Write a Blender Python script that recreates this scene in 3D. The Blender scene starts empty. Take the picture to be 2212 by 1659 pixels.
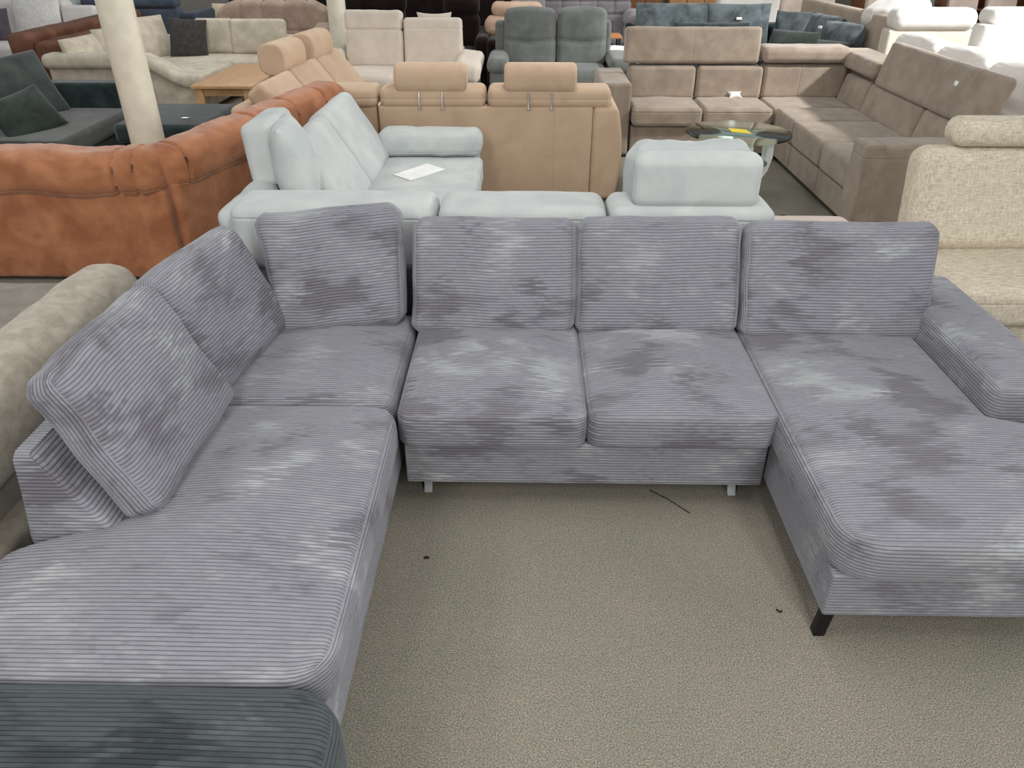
import bpy, math, random
import numpy as np
from mathutils import Matrix, Vector
random.seed(7)
C = bpy.context.scene.collection
R = math.radians

# ------------------------------------------------------------------ camera, sky, light, exposure
cam = bpy.data.cameras.new('camera'); co = bpy.data.objects.new('camera', cam); C.objects.link(co)
cam.sensor_width = 36.0; cam.lens = 36.0 * 1640 / 2212; cam.clip_start = 0.02; cam.clip_end = 100
co.location = (0, 0, 1.87); co.rotation_euler = (R(90 - 31.2), 0, R(1.0))
bpy.context.scene.camera = co
vs = bpy.context.scene.view_settings
vs.view_transform = 'Standard'; vs.look = 'None'; vs.gamma = 1.0; vs.exposure = -0.08; vs.use_curve_mapping = False
w = bpy.data.worlds.new('world'); bpy.context.scene.world = w; w.use_nodes = True
w.node_tree.nodes['Background'].inputs[0].default_value = (0.95, 0.97, 1.0, 1)
w.node_tree.nodes['Background'].inputs[1].default_value = 0.42

def area(name, loc, aim, sx, sy, power, col):
    l = bpy.data.lights.new(name, 'AREA'); l.shape = 'RECTANGLE'; l.size = sx; l.size_y = sy
    l.energy = power; l.color = col
    o = bpy.data.objects.new(name, l); C.objects.link(o); o.location = loc
    o.rotation_euler = (Vector(aim) - Vector(loc)).to_track_quat('-Z', 'Y').to_euler()
    return o
for k, (x, y) in enumerate([(-3.2, 1.4), (0.6, 1.6), (-3.2, 6.2), (0.2, 6.4), (-3.6, 11.0), (0.6, 11.0), (-1.6, -2.2), (1.6, -2.2)]):  # last two, behind the camera, are added as tilted front fill
    area('ceiling_tube_and_fill_light', (x, y, 3.3), (x, y, 0) if y > 0 else (x * .5, 6.5, 0), 0.5, 2.6, 38 if y > 0 else 100, (1.0, 0.975, 0.93))
area('window_daylight', (9.4, 9.2, 2.6), (3.6, 6.4, 0.4), 3.0, 1.6, 500, (1.0, 0.985, 0.95))
l = bpy.data.lights.new('skylight_daylight', 'SPOT'); l.energy = 5200; l.spot_size = R(50); l.spot_blend = 0.7; l.shadow_soft_size = 0.35; l.color = (1.0, 0.985, 0.95)
o = bpy.data.objects.new('skylight_daylight', l); C.objects.link(o); o.location = (8.2, 4.6, 6.0)
o.rotation_euler = (Vector((4.6, 8.0, 0.5)) - o.location).to_track_quat('-Z', 'Y').to_euler()
area('window_daylight', (7.4, 2.2, 2.4), (1.0, 2.0, 0.4), 3.0, 1.6, 90, (0.93, 0.97, 1.0))

# ------------------------------------------------------------------ materials
def srgb(r, g, b):
    f = lambda c: (c / 255 / 12.92) if c / 255 <= 0.04045 else ((c / 255 + 0.055) / 1.055) ** 2.4
    return (f(r), f(g), f(b), 1)

class NT:
    def __init__(s, name):
        s.m = bpy.data.materials.new(name); s.m.use_nodes = True
        s.t = s.m.node_tree; s.n = s.t.nodes; s.l = s.t.links
        s.b = s.n['Principled BSDF']
    def add(s, kind, **kw):
        n = s.n.new(kind)
        for k, v in kw.items():
            if k.startswith('i_'): n.inputs[k[2:].replace('_', ' ')].default_value = v
            else: setattr(n, k, v)
        return n
    def ln(s, a, b): s.l.new(a, b)

def coord(t, world=True, scale=(1, 1, 1)):
    if world:
        g = t.add('ShaderNodeNewGeometry'); src = g.outputs['Position']
    else:
        tc = t.add('ShaderNodeTexCoord'); oi = t.add('ShaderNodeObjectInfo')
        m = t.add('ShaderNodeMath', operation='MULTIPLY'); m.inputs[1].default_value = 37.0
        t.ln(oi.outputs['Random'], m.inputs[0])
        a = t.add('ShaderNodeVectorMath', operation='ADD')
        t.ln(tc.outputs['Object'], a.inputs[0]); t.ln(m.outputs[0], a.inputs[1]); src = a.outputs[0]
    mp = t.add('ShaderNodeMapping'); mp.inputs['Scale'].default_value = scale
    t.ln(src, mp.inputs['Vector'])
    return mp.outputs[0]

def noise(t, v, scale, detail=3, rough=0.5, dist=0.0):
    n = t.add('ShaderNodeTexNoise'); n.inputs['Scale'].default_value = scale
    n.inputs['Detail'].default_value = detail; n.inputs['Roughness'].default_value = rough
    n.inputs['Distortion'].default_value = dist
    t.ln(v, n.inputs['Vector']); return n.outputs['Fac']

def ramp(t, fac, stops):
    r = t.add('ShaderNodeValToRGB'); e = r.color_ramp.elements
    while len(e) > 1: e.remove(e[-1])
    e[0].position = stops[0][0]; e[0].color = stops[0][1]
    for p, c in stops[1:]:
        x = e.new(p); x.color = c
    t.ln(fac, r.inputs[0]); return r.outputs[0]

def mixc(t, fac, a, b, mode='MIX'):
    m = t.add('ShaderNodeMix', data_type='RGBA', blend_type=mode)
    if isinstance(fac, float): m.inputs[0].default_value = fac
    else: t.ln(fac, m.inputs[0])
    for s, i in ((a, 6), (b, 7)):
        if isinstance(s, tuple): m.inputs[i].default_value = s
        else: t.ln(s, m.inputs[i])
    return m.outputs[2]

def bump(t, h, strength, dist=0.002):
    b = t.add('ShaderNodeBump'); b.inputs['Strength'].default_value = strength
    b.inputs['Distance'].default_value = dist
    t.ln(h, b.inputs['Height']); t.ln(b.outputs[0], t.b.inputs['Normal'])

def fabric(name, lo, hi, big=4.0, fine=350.0, nap=(0.35, 0.65), rough=0.92, sheen=0.15, bmp=0.35, local=None):
    t = NT(name)
    v = coord(t, world=local is None, scale=local or (1, 1, 1))
    n1 = noise(t, v, big, 4, 0.55, 0.4)
    c = ramp(t, n1, [(nap[0], lo), (nap[1], hi)])
    n2 = noise(t, v, fine, 2)
    c2 = ramp(t, n2, [(0.3, (0.86, 0.86, 0.86, 1)), (0.7, (1.0, 1.0, 1.0, 1))])
    c = mixc(t, 1.0, c, c2, 'MULTIPLY')
    t.ln(c, t.b.inputs['Base Color'])
    t.b.inputs['Roughness'].default_value = rough
    t.b.inputs['Specular IOR Level'].default_value = 0.15
    t.b.inputs['Sheen Weight'].default_value = sheen
    t.b.inputs['Sheen Roughness'].default_value = 0.5
    bump(t, n2, bmp, 0.001)
    return t.m

def cord_mat(name, lo, mid, hi):
    """wide-wale corduroy velvet: the nap is brushed rib by rib, in streaky patches along the ribs (local x)"""
    t = NT(name)
    at = t.add('ShaderNodeAttribute'); at.attribute_name = 'rib'
    fl = t.add('ShaderNodeMath', operation='FLOOR'); t.ln(at.outputs['Fac'], fl.inputs[0])
    wn = t.add('ShaderNodeTexWhiteNoise', noise_dimensions='1D'); t.ln(fl.outputs[0], wn.inputs['W'])
    sh = t.add('ShaderNodeMath', operation='MULTIPLY'); sh.inputs[1].default_value = 0.09
    t.ln(wn.outputs['Value'], sh.inputs[0])
    cx = t.add('ShaderNodeCombineXYZ'); t.ln(sh.outputs[0], cx.inputs[0])
    pc = t.add('ShaderNodeMath', operation='DIVIDE'); pc.inputs[1].default_value = 400.0; t.ln(at.outputs['Fac'], pc.inputs[0])
    pr = t.add('ShaderNodeMath', operation='ROUND'); t.ln(pc.outputs[0], pr.inputs[0])
    po = t.add('ShaderNodeMath', operation='MULTIPLY'); po.inputs[1].default_value = 3.71; t.ln(pr.outputs[0], po.inputs[0])
    a0 = t.add('ShaderNodeVectorMath', operation='ADD')
    t.ln(coord(t, world=False), a0.inputs[0]); t.ln(po.outputs[0], a0.inputs[1])
    ad = t.add('ShaderNodeVectorMath', operation='ADD')
    t.ln(a0.outputs[0], ad.inputs[0]); t.ln(cx.outputs[0], ad.inputs[1])
    patch = noise(t, ad.outputs[0], 4.2, 3, 0.55, 0.5)
    c = ramp(t, patch, [(0.36, lo), (0.46, mid), (0.56, mid), (0.70, hi)])
    m2 = t.add('ShaderNodeMapping'); m2.inputs['Scale'].default_value = (22, 90, 90); t.ln(ad.outputs[0], m2.inputs['Vector'])
    streak = noise(t, m2.outputs[0], 1.0, 3, 0.6)
    c = mixc(t, 1.0, c, ramp(t, streak, [(0.3, (0.86, 0.86, 0.86, 1)), (0.7, (1.06, 1.06, 1.06, 1))]), 'MULTIPLY')
    fz = noise(t, coord(t, world=False), 420, 2)
    c = mixc(t, 1.0, c, ramp(t, fz, [(0.3, (0.88, 0.88, 0.88, 1)), (0.72, (1, 1, 1, 1))]), 'MULTIPLY')
    # groove shade painted into the colour, over the ground weave between two ribs
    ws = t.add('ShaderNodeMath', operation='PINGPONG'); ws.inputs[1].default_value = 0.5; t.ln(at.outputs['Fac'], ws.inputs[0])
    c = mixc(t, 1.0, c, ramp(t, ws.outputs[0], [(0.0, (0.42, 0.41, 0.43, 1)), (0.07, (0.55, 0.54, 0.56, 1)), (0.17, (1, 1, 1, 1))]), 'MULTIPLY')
    t.ln(c, t.b.inputs['Base Color'])
    t.b.inputs['Roughness'].default_value = 0.85
    t.b.inputs['Specular IOR Level'].default_value = 0.10
    t.b.inputs['Sheen Weight'].default_value = 0.22
    t.b.inputs['Sheen Roughness'].default_value = 0.4
    bump(t, fz, 0.3, 0.001)
    return t.m

def plain(name, col, rough=0.5, metal=0.0, bumpy=0.0):
    t = NT(name); v = coord(t)
    n = noise(t, v, 12, 3)
    lo = tuple(c * 0.9 for c in col[:3]) + (1,)
    t.ln(ramp(t, n, [(0.35, lo), (0.65, col)]), t.b.inputs['Base Color'])
    t.b.inputs['Roughness'].default_value = rough; t.b.inputs['Metallic'].default_value = metal
    if bumpy: bump(t, noise(t, v, 60, 3), bumpy, 0.003)
    return t.m

def wood(name, lo, hi, axis=1):
    t = NT(name); s = [30, 30, 30]; s[axis] = 2.0
    v = coord(t, scale=tuple(s)); n = noise(t, v, 1.0, 5, 0.6, 0.8)
    t.ln(ramp(t, n, [(0.3, lo), (0.7, hi)]), t.b.inputs['Base Color'])
    t.b.inputs['Roughness'].default_value = 0.45
    bump(t, n, 0.12, 0.002)
    return t.m

def tweed_mat(name, a, b, c):
    t = NT(name)
    v1 = coord(t, scale=(300, 90, 26)); v2 = coord(t, scale=(26, 90, 300))
    n1 = noise(t, v1, 1.0, 3); n2 = noise(t, v2, 1.0, 3)
    m = t.add('ShaderNodeMath', operation='ADD'); t.ln(n1, m.inputs[0]); t.ln(n2, m.inputs[1])
    k = t.add('ShaderNodeMath', operation='MULTIPLY'); k.inputs[1].default_value = 0.5
    t.ln(m.outputs[0], k.inputs[0])
    t.ln(ramp(t, k.outputs[0], [(0.36, a), (0.5, b), (0.64, c)]), t.b.inputs['Base Color'])
    t.b.inputs['Roughness'].default_value = 0.95; t.b.inputs['Specular IOR Level'].default_value = 0.1
    bump(t, k.outputs[0], 0.4, 0.002)
    return t.m

def carpet_mat():
    t = NT('carpet_loop'); v = coord(t)
    f1 = noise(t, v, 230, 4, 0.75); f2 = noise(t, v, 34, 4, 0.7); big = noise(t, v, 1.6, 4, 0.6, 0.6)
    c = ramp(t, f1, [(0.32, srgb(74, 71, 66)), (0.5, srgb(137, 132, 124)), (0.68, srgb(190, 184, 176))])
    tint = ramp(t, f2, [(0.35, (0.88, 0.93, 0.88, 1)), (0.65, (1.05, 0.99, 0.96, 1))])
    c = mixc(t, 1.0, c, tint, 'MULTIPLY')
    blot = ramp(t, big, [(0.35, (0.88, 0.92, 0.88, 1)), (0.62, (1.0, 0.99, 0.97, 1))])
    c = mixc(t, 1.0, c, blot, 'MULTIPLY')
    t.ln(c, t.b.inputs['Base Color']); t.b.inputs['Roughness'].default_value = 0.97
    t.b.inputs['Specular IOR Level'].default_value = 0.05
    bump(t, f1, 0.2, 0.002)
    return t.m

M = {}
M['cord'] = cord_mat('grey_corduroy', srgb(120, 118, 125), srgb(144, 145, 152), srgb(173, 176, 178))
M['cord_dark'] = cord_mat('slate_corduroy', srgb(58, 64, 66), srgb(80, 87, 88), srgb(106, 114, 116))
M['blue'] = fabric('ice_grey_blue_cloth', srgb(186, 192, 192), srgb(202, 206, 204), 5, 500, sheen=0.1)
M['rust'] = fabric('rust_suede', srgb(156, 99, 66), srgb(186, 127, 90), 6, 300, rough=0.85, sheen=0.3)
M['rustdark'] = plain('dark_cord_edge', srgb(70, 36, 24), 0.9)
M['melange'] = fabric('beige_melange', srgb(158, 150, 136), srgb(180, 172, 158), 22, 260, bmp=0.5)
M['tan'] = fabric('sand_cloth', srgb(194, 167, 141), srgb(204, 178, 151), 5, 450)
M['taupe'] = fabric('taupe_suede', srgb(142, 128, 114), srgb(160, 146, 131), 7, 300, sheen=0.25)
M['tweed'] = tweed_mat('beige_tweed', srgb(172, 160, 138), srgb(206, 196, 176), srgb(224, 216, 200))
M['cream'] = fabric('cream_cloth', srgb(214, 202, 188), srgb(224, 213, 200), 5, 450)
M['creamchenille'] = fabric('cream_chenille', srgb(188, 178, 160), srgb(214, 205, 188), 8, 300)
M['greyrec'] = fabric('grey_microfibre', srgb(100, 104, 102), srgb(116, 120, 117), 6, 400, sheen=0.2)
M['petrol'] = fabric('petrol_velvet', srgb(62, 70, 72), srgb(96, 106, 110), 7, 300, sheen=0.35)
M['petroldark'] = fabric('dark_teal_velvet', srgb(26, 38, 40), srgb(48, 62, 62), 7, 300, sheen=0.3)
M['moss'] = fabric('moss_black_velvet', srgb(46, 51, 50), srgb(66, 73, 70), 6, 300, sheen=0.35)
M['mossdark'] = fabric('dark_moss_velvet', srgb(34, 42, 38), srgb(56, 66, 60), 6, 300, sheen=0.3)  # darker moss velvet for frames and loose cushions
M['rose'] = fabric('rose_beige_cloth', srgb(158, 138, 124), srgb(178, 158, 143), 8, 260)
M['leather'] = fabric('brown_leather', srgb(104, 70, 54), srgb(126, 88, 70), 5, 200, rough=0.5, sheen=0.0, bmp=0.15)
M['white'] = fabric('white_cloth', srgb(226, 222, 216), srgb(238, 235, 230), 5, 400)
M['beigecloth'] = fabric('warm_beige_cloth', srgb(176, 158, 140), srgb(192, 175, 156), 4, 400)
M['navy'] = fabric('slate_blue_cloth', srgb(74, 82, 96), srgb(92, 100, 114), 5, 400)
M['navydark'] = fabric('deep_slate_cloth', srgb(52, 60, 72), srgb(66, 76, 88), 5, 400)
M['black'] = fabric('blackish_brown_cloth', srgb(22, 14, 13), srgb(34, 22, 20), 5, 400, sheen=0.1)
M['charcoal'] = fabric('charcoal_weave', srgb(60, 59, 57), srgb(76, 74, 71), 20, 300)
M['tuft'] = fabric('mid_grey_cloth', srgb(122, 118, 122), srgb(140, 136, 139), 5, 400)
M['pillowbeige'] = fabric('pinkish_beige_hide', srgb(190, 160, 138), srgb(206, 178, 156), 6, 200, rough=0.6, sheen=0.0)
M['fur'] = fabric('white_fur', srgb(226, 224, 220), srgb(246, 245, 242), 30, 120, bmp=1.0)
M['purple'] = fabric('plum_grey_cloth', srgb(86, 76, 86), srgb(104, 94, 104), 6, 300)
M['pillowcream'] = fabric('pale_yellow_cloth', srgb(224, 206, 176), srgb(236, 220, 194), 6, 300)
M['oak'] = wood('light_oak', srgb(184, 144, 102), srgb(206, 168, 124))
M['oakdark'] = wood('warm_oak', srgb(168, 112, 66), srgb(192, 138, 88), 0)
M['cabinet'] = wood('brown_cabinet_wood', srgb(104, 66, 42), srgb(146, 98, 62), 2)
M['cabinetlight'] = wood('honey_cabinet_wood', srgb(170, 124, 80), srgb(196, 152, 106), 2)
M['column'] = plain('ivory_paint', srgb(232, 226, 206), 0.55, 0, 0.08)
M['wall'] = plain('dim_wall_paint', srgb(150, 145, 138), 0.9)
M['metal'] = plain('chrome', srgb(210, 210, 212), 0.2, 1.0)
M['blackmetal'] = plain('black_steel', srgb(24, 24, 25), 0.45, 0.3)
M['plasticgrey'] = plain('pale_grey_plastic', srgb(176, 182, 182), 0.5)
M['gloss'] = plain('gloss_white_lacquer', srgb(228, 232, 228), 0.15)
M['paper'] = plain('white_paper', srgb(240, 240, 238), 0.8)
M['yellow'] = plain('yellow_paper', srgb(246, 222, 70), 0.8)
M['carpet'] = carpet_mat()
M['lint'] = plain('dark_lint', srgb(30, 26, 24), 0.9)
M['blanket'] = fabric('pale_pink_blanket', srgb(206, 186, 176), srgb(224, 208, 198), 4, 300)
M['greyfloorcloth'] = fabric('dull_grey_cloth', srgb(126, 119, 110), srgb(142, 135, 126), 8, 260)
def glass_mat():
    """thin clear pane: tinted see-through with a fresnel reflection"""
    t = NT('greenish_glass'); t.n.remove(t.b)
    tr = t.add('ShaderNodeBsdfTransparent'); tr.inputs[0].default_value = (0.88, 0.95, 0.92, 1)
    gl = t.add('ShaderNodeBsdfGlossy'); gl.inputs['Roughness'].default_value = 0.03; gl.inputs[0].default_value = (0.9, 0.95, 0.93, 1)
    fr = t.add('ShaderNodeFresnel'); fr.inputs[0].default_value = 1.38
    mx = t.add('ShaderNodeMixShader'); t.ln(fr.outputs[0], mx.inputs[0]); t.ln(tr.outputs[0], mx.inputs[1]); t.ln(gl.outputs[0], mx.inputs[2])
    t.ln(mx.outputs[0], t.n['Material Output'].inputs['Surface'])
    return t.m
M['glass'] = glass_mat()

# ------------------------------------------------------------------ mesh helpers
def to_mesh(name, V, F, mat, smooth=True, attr=None):
    me = bpy.data.meshes.new(name)
    V = np.asarray(V, np.float32); F = np.asarray(F, np.int32)
    n = F.shape[1]
    me.vertices.add(len(V)); me.vertices.foreach_set('co', V.ravel())
    me.loops.add(F.size); me.loops.foreach_set('vertex_index', F.ravel())
    me.polygons.add(len(F)); me.polygons.foreach_set('loop_start', np.arange(0, F.size, n, dtype=np.int32))
    me.polygons.foreach_set('loop_total', np.full(len(F), n, np.int32))
    me.polygons.foreach_set('use_smooth', np.full(len(F), smooth, bool))
    me.update(calc_edges=True)
    if attr is not None:
        at = me.attributes.new('rib', 'FLOAT', 'POINT'); at.data.foreach_set('value', np.asarray(attr, np.float32))
    me.materials.append(mat)
    return me

def normals(V, F):
    a, b, c, d = (V[F[:, i]] for i in range(4))
    fn = np.cross(c - a, d - b)
    N = np.zeros_like(V)
    for i in range(4): np.add.at(N, F[:, i], fn)
    return N / (np.linalg.norm(N, axis=1, keepdims=True) + 1e-12)

def hashn(i, j, k, s):
    h = np.sin(i * 127.1 + j * 311.7 + k * 74.7 + s * 19.3) * 43758.5453
    return h - np.floor(h)
def vnoise(P, scale, seed=0):
    Q = P * scale; I = np.floor(Q); f = Q - I; f = f * f * (3 - 2 * f); out = 0
    for a in (0, 1):
        for b in (0, 1):
            for c in (0, 1):
                wgt = (f[:, 0] if a else 1 - f[:, 0]) * (f[:, 1] if b else 1 - f[:, 1]) * (f[:, 2] if c else 1 - f[:, 2])
                out = out + wgt * hashn(I[:, 0] + a, I[:, 1] + b, I[:, 2] + c, seed)
    return out * 2 - 1

def axis_coords(h, r, step, grooves, fine=False):
    if fine: return np.linspace(-h, h, max(4, int(round(2 * h / step))) + 1)
    L = list(np.linspace(-h, h, max(2, int(round(2 * h / step))) + 1))
    rr = min(r, h * 0.98)
    for t in np.linspace(0, 1, 7): L += [-h + rr * t, h - rr * t]
    for g, wd in grooves:
        for k in (-3, -2, -1.3, -.7, 0, .7, 1.3, 2, 3):
            if -h < g + k * wd < h: L.append(g + k * wd)
    L = sorted(L); out = [L[0]]
    for v in L[1:]:
        if v - out[-1] > 0.0009: out.append(v)
    out[-1] = h
    return np.array(out)

PITCH = 0.012
def softbox(sx, sy, sz, r=0.03, Rp=0.0, crown=0.0, crownb=0.0, side=0.0, rib=None, amp=0.0036, grooves=(), step=0.03,
            wr=0.0, wrs=9.0, fn=None, seed=0, cp=1.0):
    """rounded, padded box; rib='y' puts ribs along x over the top and round the sides, grooves=[(axis,pos,depth,width)]"""
    h = np.array([sx, sy, sz]) / 2
    G = {'x': [], 'y': [], 'z': []}
    for g in grooves: G[g[0]].append((g[1], g[3]))
    if rib:
        st = PITCH / 8
        xs = axis_coords(h[0], r, step, G['x'])
        ys = axis_coords(h[1], r, st, [], True); zs = axis_coords(h[2], r, st, [], True)
    else:
        xs, ys, zs = (axis_coords(h[i], r, step, G['xyz'[i]]) for i in range(3))
    A = [xs, ys, zs]; n = [len(a) for a in A]
    ids = {}; Fs = []; IJK = []
    base = 0
    keyall = []; faces = []
    for ax in range(3):
        u, v = [(1, 2), (2, 0), (0, 1)][ax]
        for s in (0, 1):
            iu, iv = np.meshgrid(np.arange(n[u]), np.arange(n[v]), indexing='ij')
            idx = np.zeros(iu.shape + (3,), np.int64)
            idx[..., u] = iu; idx[..., v] = iv; idx[..., ax] = (n[ax] - 1) if s else 0
            key = (idx[..., 0] * 4096 + idx[..., 1]) * 4096 + idx[..., 2]
            k = key
            q = np.stack([k[:-1, :-1], k[1:, :-1], k[1:, 1:], k[:-1, 1:]], -1).reshape(-1, 4)
            if not s: q = q[:, ::-1]
            faces.append(q); keyall.append(k.ravel())
    F = np.concatenate(faces)
    U, inv = np.unique(F.ravel(), return_inverse=True); F = inv.reshape(-1, 4)
    ii = U // (4096 * 4096); jj = (U // 4096) % 4096; kk = U % 4096
    P0 = np.stack([xs[ii], ys[jj], zs[kk]], 1)
    P = P0.copy()
    rr = np.minimum(r, h * 0.98)
    q = np.clip(P, -(h - rr), h - rr); d = (P - q) / rr
    L = np.linalg.norm(d, axis=1, keepdims=True); m = L[:, 0] > 1e-9
    mx = np.abs(d).max(1, keepdims=True)
    P[m] = (q + d / np.maximum(L, 1e-9) * rr * mx)[m]
    if Rp > 0:
        hx, hy = h[0], h[1]; RR = min(Rp, hx * .98, hy * .98)
        a = np.abs(P[:, 0]) - (hx - RR); b = np.abs(P[:, 1]) - (hy - RR)
        mk = (a > 0) & (b > 0); a = a / RR; b = b / RR
        a2 = a * np.sqrt(np.clip(1 - b * b / 2, 0, 1)); b2 = b * np.sqrt(np.clip(1 - a * a / 2, 0, 1))
        P[mk, 0] = (np.sign(P[:, 0]) * (hx - RR + a2 * RR))[mk]
        P[mk, 1] = (np.sign(P[:, 1]) * (hy - RR + b2 * RR))[mk]
    u = np.clip(P0[:, 0] / h[0], -1, 1); v = np.clip(P0[:, 1] / h[1], -1, 1); wz = P0[:, 2] / h[2]
    dome = ((1 - u ** 2) ** cp) * ((1 - v ** 2) ** cp)
    P[:, 2] += dome * (crown * np.clip(wz, 0, 1) - crownb * np.clip(-wz, 0, 1))
    if side:
        P[:, 0] += side * np.sign(u) * (np.abs(u) ** 3) * (1 - wz ** 2) * (1 - v ** 2 * .7)
        P[:, 1] += side * np.sign(v) * (np.abs(v) ** 3) * (1 - wz ** 2) * (1 - u ** 2 * .7)
    N = normals(P, F)
    D = np.zeros(len(P))
    if wr: D += wr * (vnoise(P0 * [1, 1, 1], wrs, seed) + .5 * vnoise(P0 * [2.3, .9, 1.5], wrs * 1.7, seed + 5))
    for g in grooves:
        c = P0[:, 'xyz'.index(g[0])]
        D -= g[2] * np.exp(-((c - g[1]) / g[3]) ** 2)
    if rib:
        top = np.abs(P0[:, 2]) > h[2] - 1e-6
        wob = 0.0015 * vnoise(P0 * [1, .3, .3], 6.0, seed + 2)
        s = np.where(top, P0[:, 1] + wob, P0[:, 2] - h[2])
        prof = np.abs(np.sin(np.pi * s / PITCH)) ** 0.42
        fade = np.clip((h[0] - np.abs(P0[:, 0])) / 0.012, 0, 1)
        flat = 0.82 + 0.18 * vnoise(P0, 5.0, seed + 9)
        isside = np.abs(P0[:, 0]) > h[0] - 1e-6
        fade = np.where(isside, np.clip((h[1] - np.abs(P0[:, 1])) / 0.012, 0, 1), fade)
        D += amp * flat * (prof - 1) * (0.15 + 0.85 * fade)
        # sewn edge along the two short sides
        e = np.abs(np.abs(P0[:, 0]) - (h[0] - 0.006)) / 0.004
        D += np.where(top, -0.0015 * np.exp(-e ** 2), 0)
    P = P + N * D[:, None]
    if fn is not None: P = fn(P, P0)
    return (P, F, s / PITCH + seed * 400) if rib else (P, F)

def pillow(wd, ht, th, n=26, ear=0.06, seed=0, wr=0.006):
    u = np.sin(np.linspace(-1, 1, n) * math.pi / 2)
    U, Vv = np.meshgrid(u, u, indexing='ij')
    prof = (np.clip((1 - U ** 2), 0, 1) * np.clip((1 - Vv ** 2), 0, 1)) ** 0.42
    X = wd / 2 * U * (1 - ear * (1 - Vv ** 2)); Y = ht / 2 * Vv * (1 - ear * (1 - U ** 2))
    V = []; ids = np.zeros((2, n, n), int)
    for s in (0, 1):
        for i in range(n):
            for j in range(n):
                if s == 1 and (i in (0, n - 1) or j in (0, n - 1)): ids[1, i, j] = ids[0, i, j]; continue
                ids[s, i, j] = len(V); V.append((X[i, j], Y[i, j], (1 if s == 0 else -1) * th / 2 * prof[i, j]))
    V = np.array(V); F = []
    for s in (0, 1):
        for i in range(n - 1):
            for j in range(n - 1):
                q = [ids[s, i, j], ids[s, i + 1, j], ids[s, i + 1, j + 1], ids[s, i, j + 1]]
                F.append(q if s == 0 else q[::-1])
    V[:, 2] += wr * vnoise(V, 9, seed) * np.sign(V[:, 2])
    return V, np.array(F)

def tube(path, rad, seg=10):
    """a bar swept along a path; rad a number or one per point; closed ends"""
    path = [Vector(p) for p in path]; n = len(path)
    rads = rad if hasattr(rad, '__len__') else [rad] * n
    V = []; F = []
    T0 = (path[1] - path[0]).normalized()
    ref = Vector((0, 0, 1)) if abs(T0.z) < .9 else Vector((1, 0, 0))
    for i, p in enumerate(path):
        T = (path[min(i + 1, n - 1)] - path[max(i - 1, 0)]).normalized()
        a = T.cross(ref).normalized(); b = T.cross(a).normalized()
        for k in range(seg):
            t = 2 * math.pi * k / seg
            V.append(p + (a * math.cos(t) + b * math.sin(t)) * rads[i])
    for i in range(n - 1):
        for k in range(seg):
            k2 = (k + 1) % seg
            F.append((i * seg + k, i * seg + k2, (i + 1) * seg + k2, (i + 1) * seg + k))
    c0 = len(V); V.append(path[0]); V.append(path[-1])
    for k in range(0, seg, 2):
        F.append((c0, (k + 2) % seg, k + 1, k))
        o = (n - 1) * seg
        F.append((c0 + 1, o + k, o + k + 1, o + (k + 2) % seg))
    return np.array([tuple(v) for v in V]), np.array(F)

# ------------------------------------------------------------------ scene helpers
def link(name, me, parent=None, loc=(0, 0, 0), rot=None, mtx=None):
    o = bpy.data.objects.new(name, me); C.objects.link(o)
    if parent: o.parent = parent
    if mtx is not None: o.matrix_local = mtx
    else:
        o.location = loc
        if rot: o.rotation_euler = rot
    return o
def tag(o, label, cat, group=None):
    o['label'] = label; o['category'] = cat
    if group: o['group'] = group
    return o
def thing(name, label, cat, loc=(0, 0, 0), rz=0.0, group=None):
    o = bpy.data.objects.new(name, None); C.objects.link(o); o.empty_display_size = 0.2
    o.location = loc; o.rotation_euler = (0, 0, rz); return tag(o, label, cat, group)
def part(T, name, mat, geo, loc=(0, 0, 0), rot=None, mtx=None, label=None):
    """loc in world axes measured from the world origin when the thing is unrotated"""
    if T is not None and not T.get('_loc'): loc = tuple(Vector(loc) - Vector(T.location))
    me = to_mesh(name, geo[0], geo[1], M[mat], attr=geo[2] if len(geo) > 2 else None)
    o = link(name, me, T, loc, rot, mtx)
    if label: o['label'] = label
    return o
def bx(T, name, X, Y, Z, mat, rot=None, label=None, **kw):
    geo = softbox(X[1] - X[0], Y[1] - Y[0], Z[1] - Z[0], **kw)
    return part(T, name, mat, geo, ((X[0] + X[1]) / 2, (Y[0] + Y[1]) / 2, (Z[0] + Z[1]) / 2), rot, label=label)
def local_thing(*a, **k):
    T = thing(*a, **k); T['_loc'] = 1; return T
def lean(name, label, cat, mat, base, facing, tilt, geo, h, t, roll=0.0, group=None, parent=None):
    """a cushion (local x width, y height, z thickness) leaning back; base = middle of its lower front edge"""
    z = Vector((math.cos(facing) * math.cos(tilt), math.sin(facing) * math.cos(tilt), math.sin(tilt)))
    y = Vector((-math.cos(facing) * math.sin(tilt), -math.sin(facing) * math.sin(tilt), math.cos(tilt)))
    x = y.cross(z)
    Rm = Matrix((x, y, z)).transposed()
    Rm = Rm @ Matrix.Rotation(roll, 3, 'Z')
    c = Vector(base) + y * (h / 2) - z * (t / 2)
    if parent is not None: c = c - Vector(parent.location)
    me = to_mesh(name, geo[0], geo[1], M[mat], attr=geo[2] if len(geo) > 2 else None)
    o = link(name, me, parent, mtx=Matrix.Translation(c) @ Rm.to_4x4())
    if parent is None: tag(o, label, cat, group)
    elif label: o['label'] = label
    return o
def sm(a, b, x):
    t = np.clip((x - a) / (b - a), 0, 1); return t * t * (3 - 2 * t)

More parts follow.
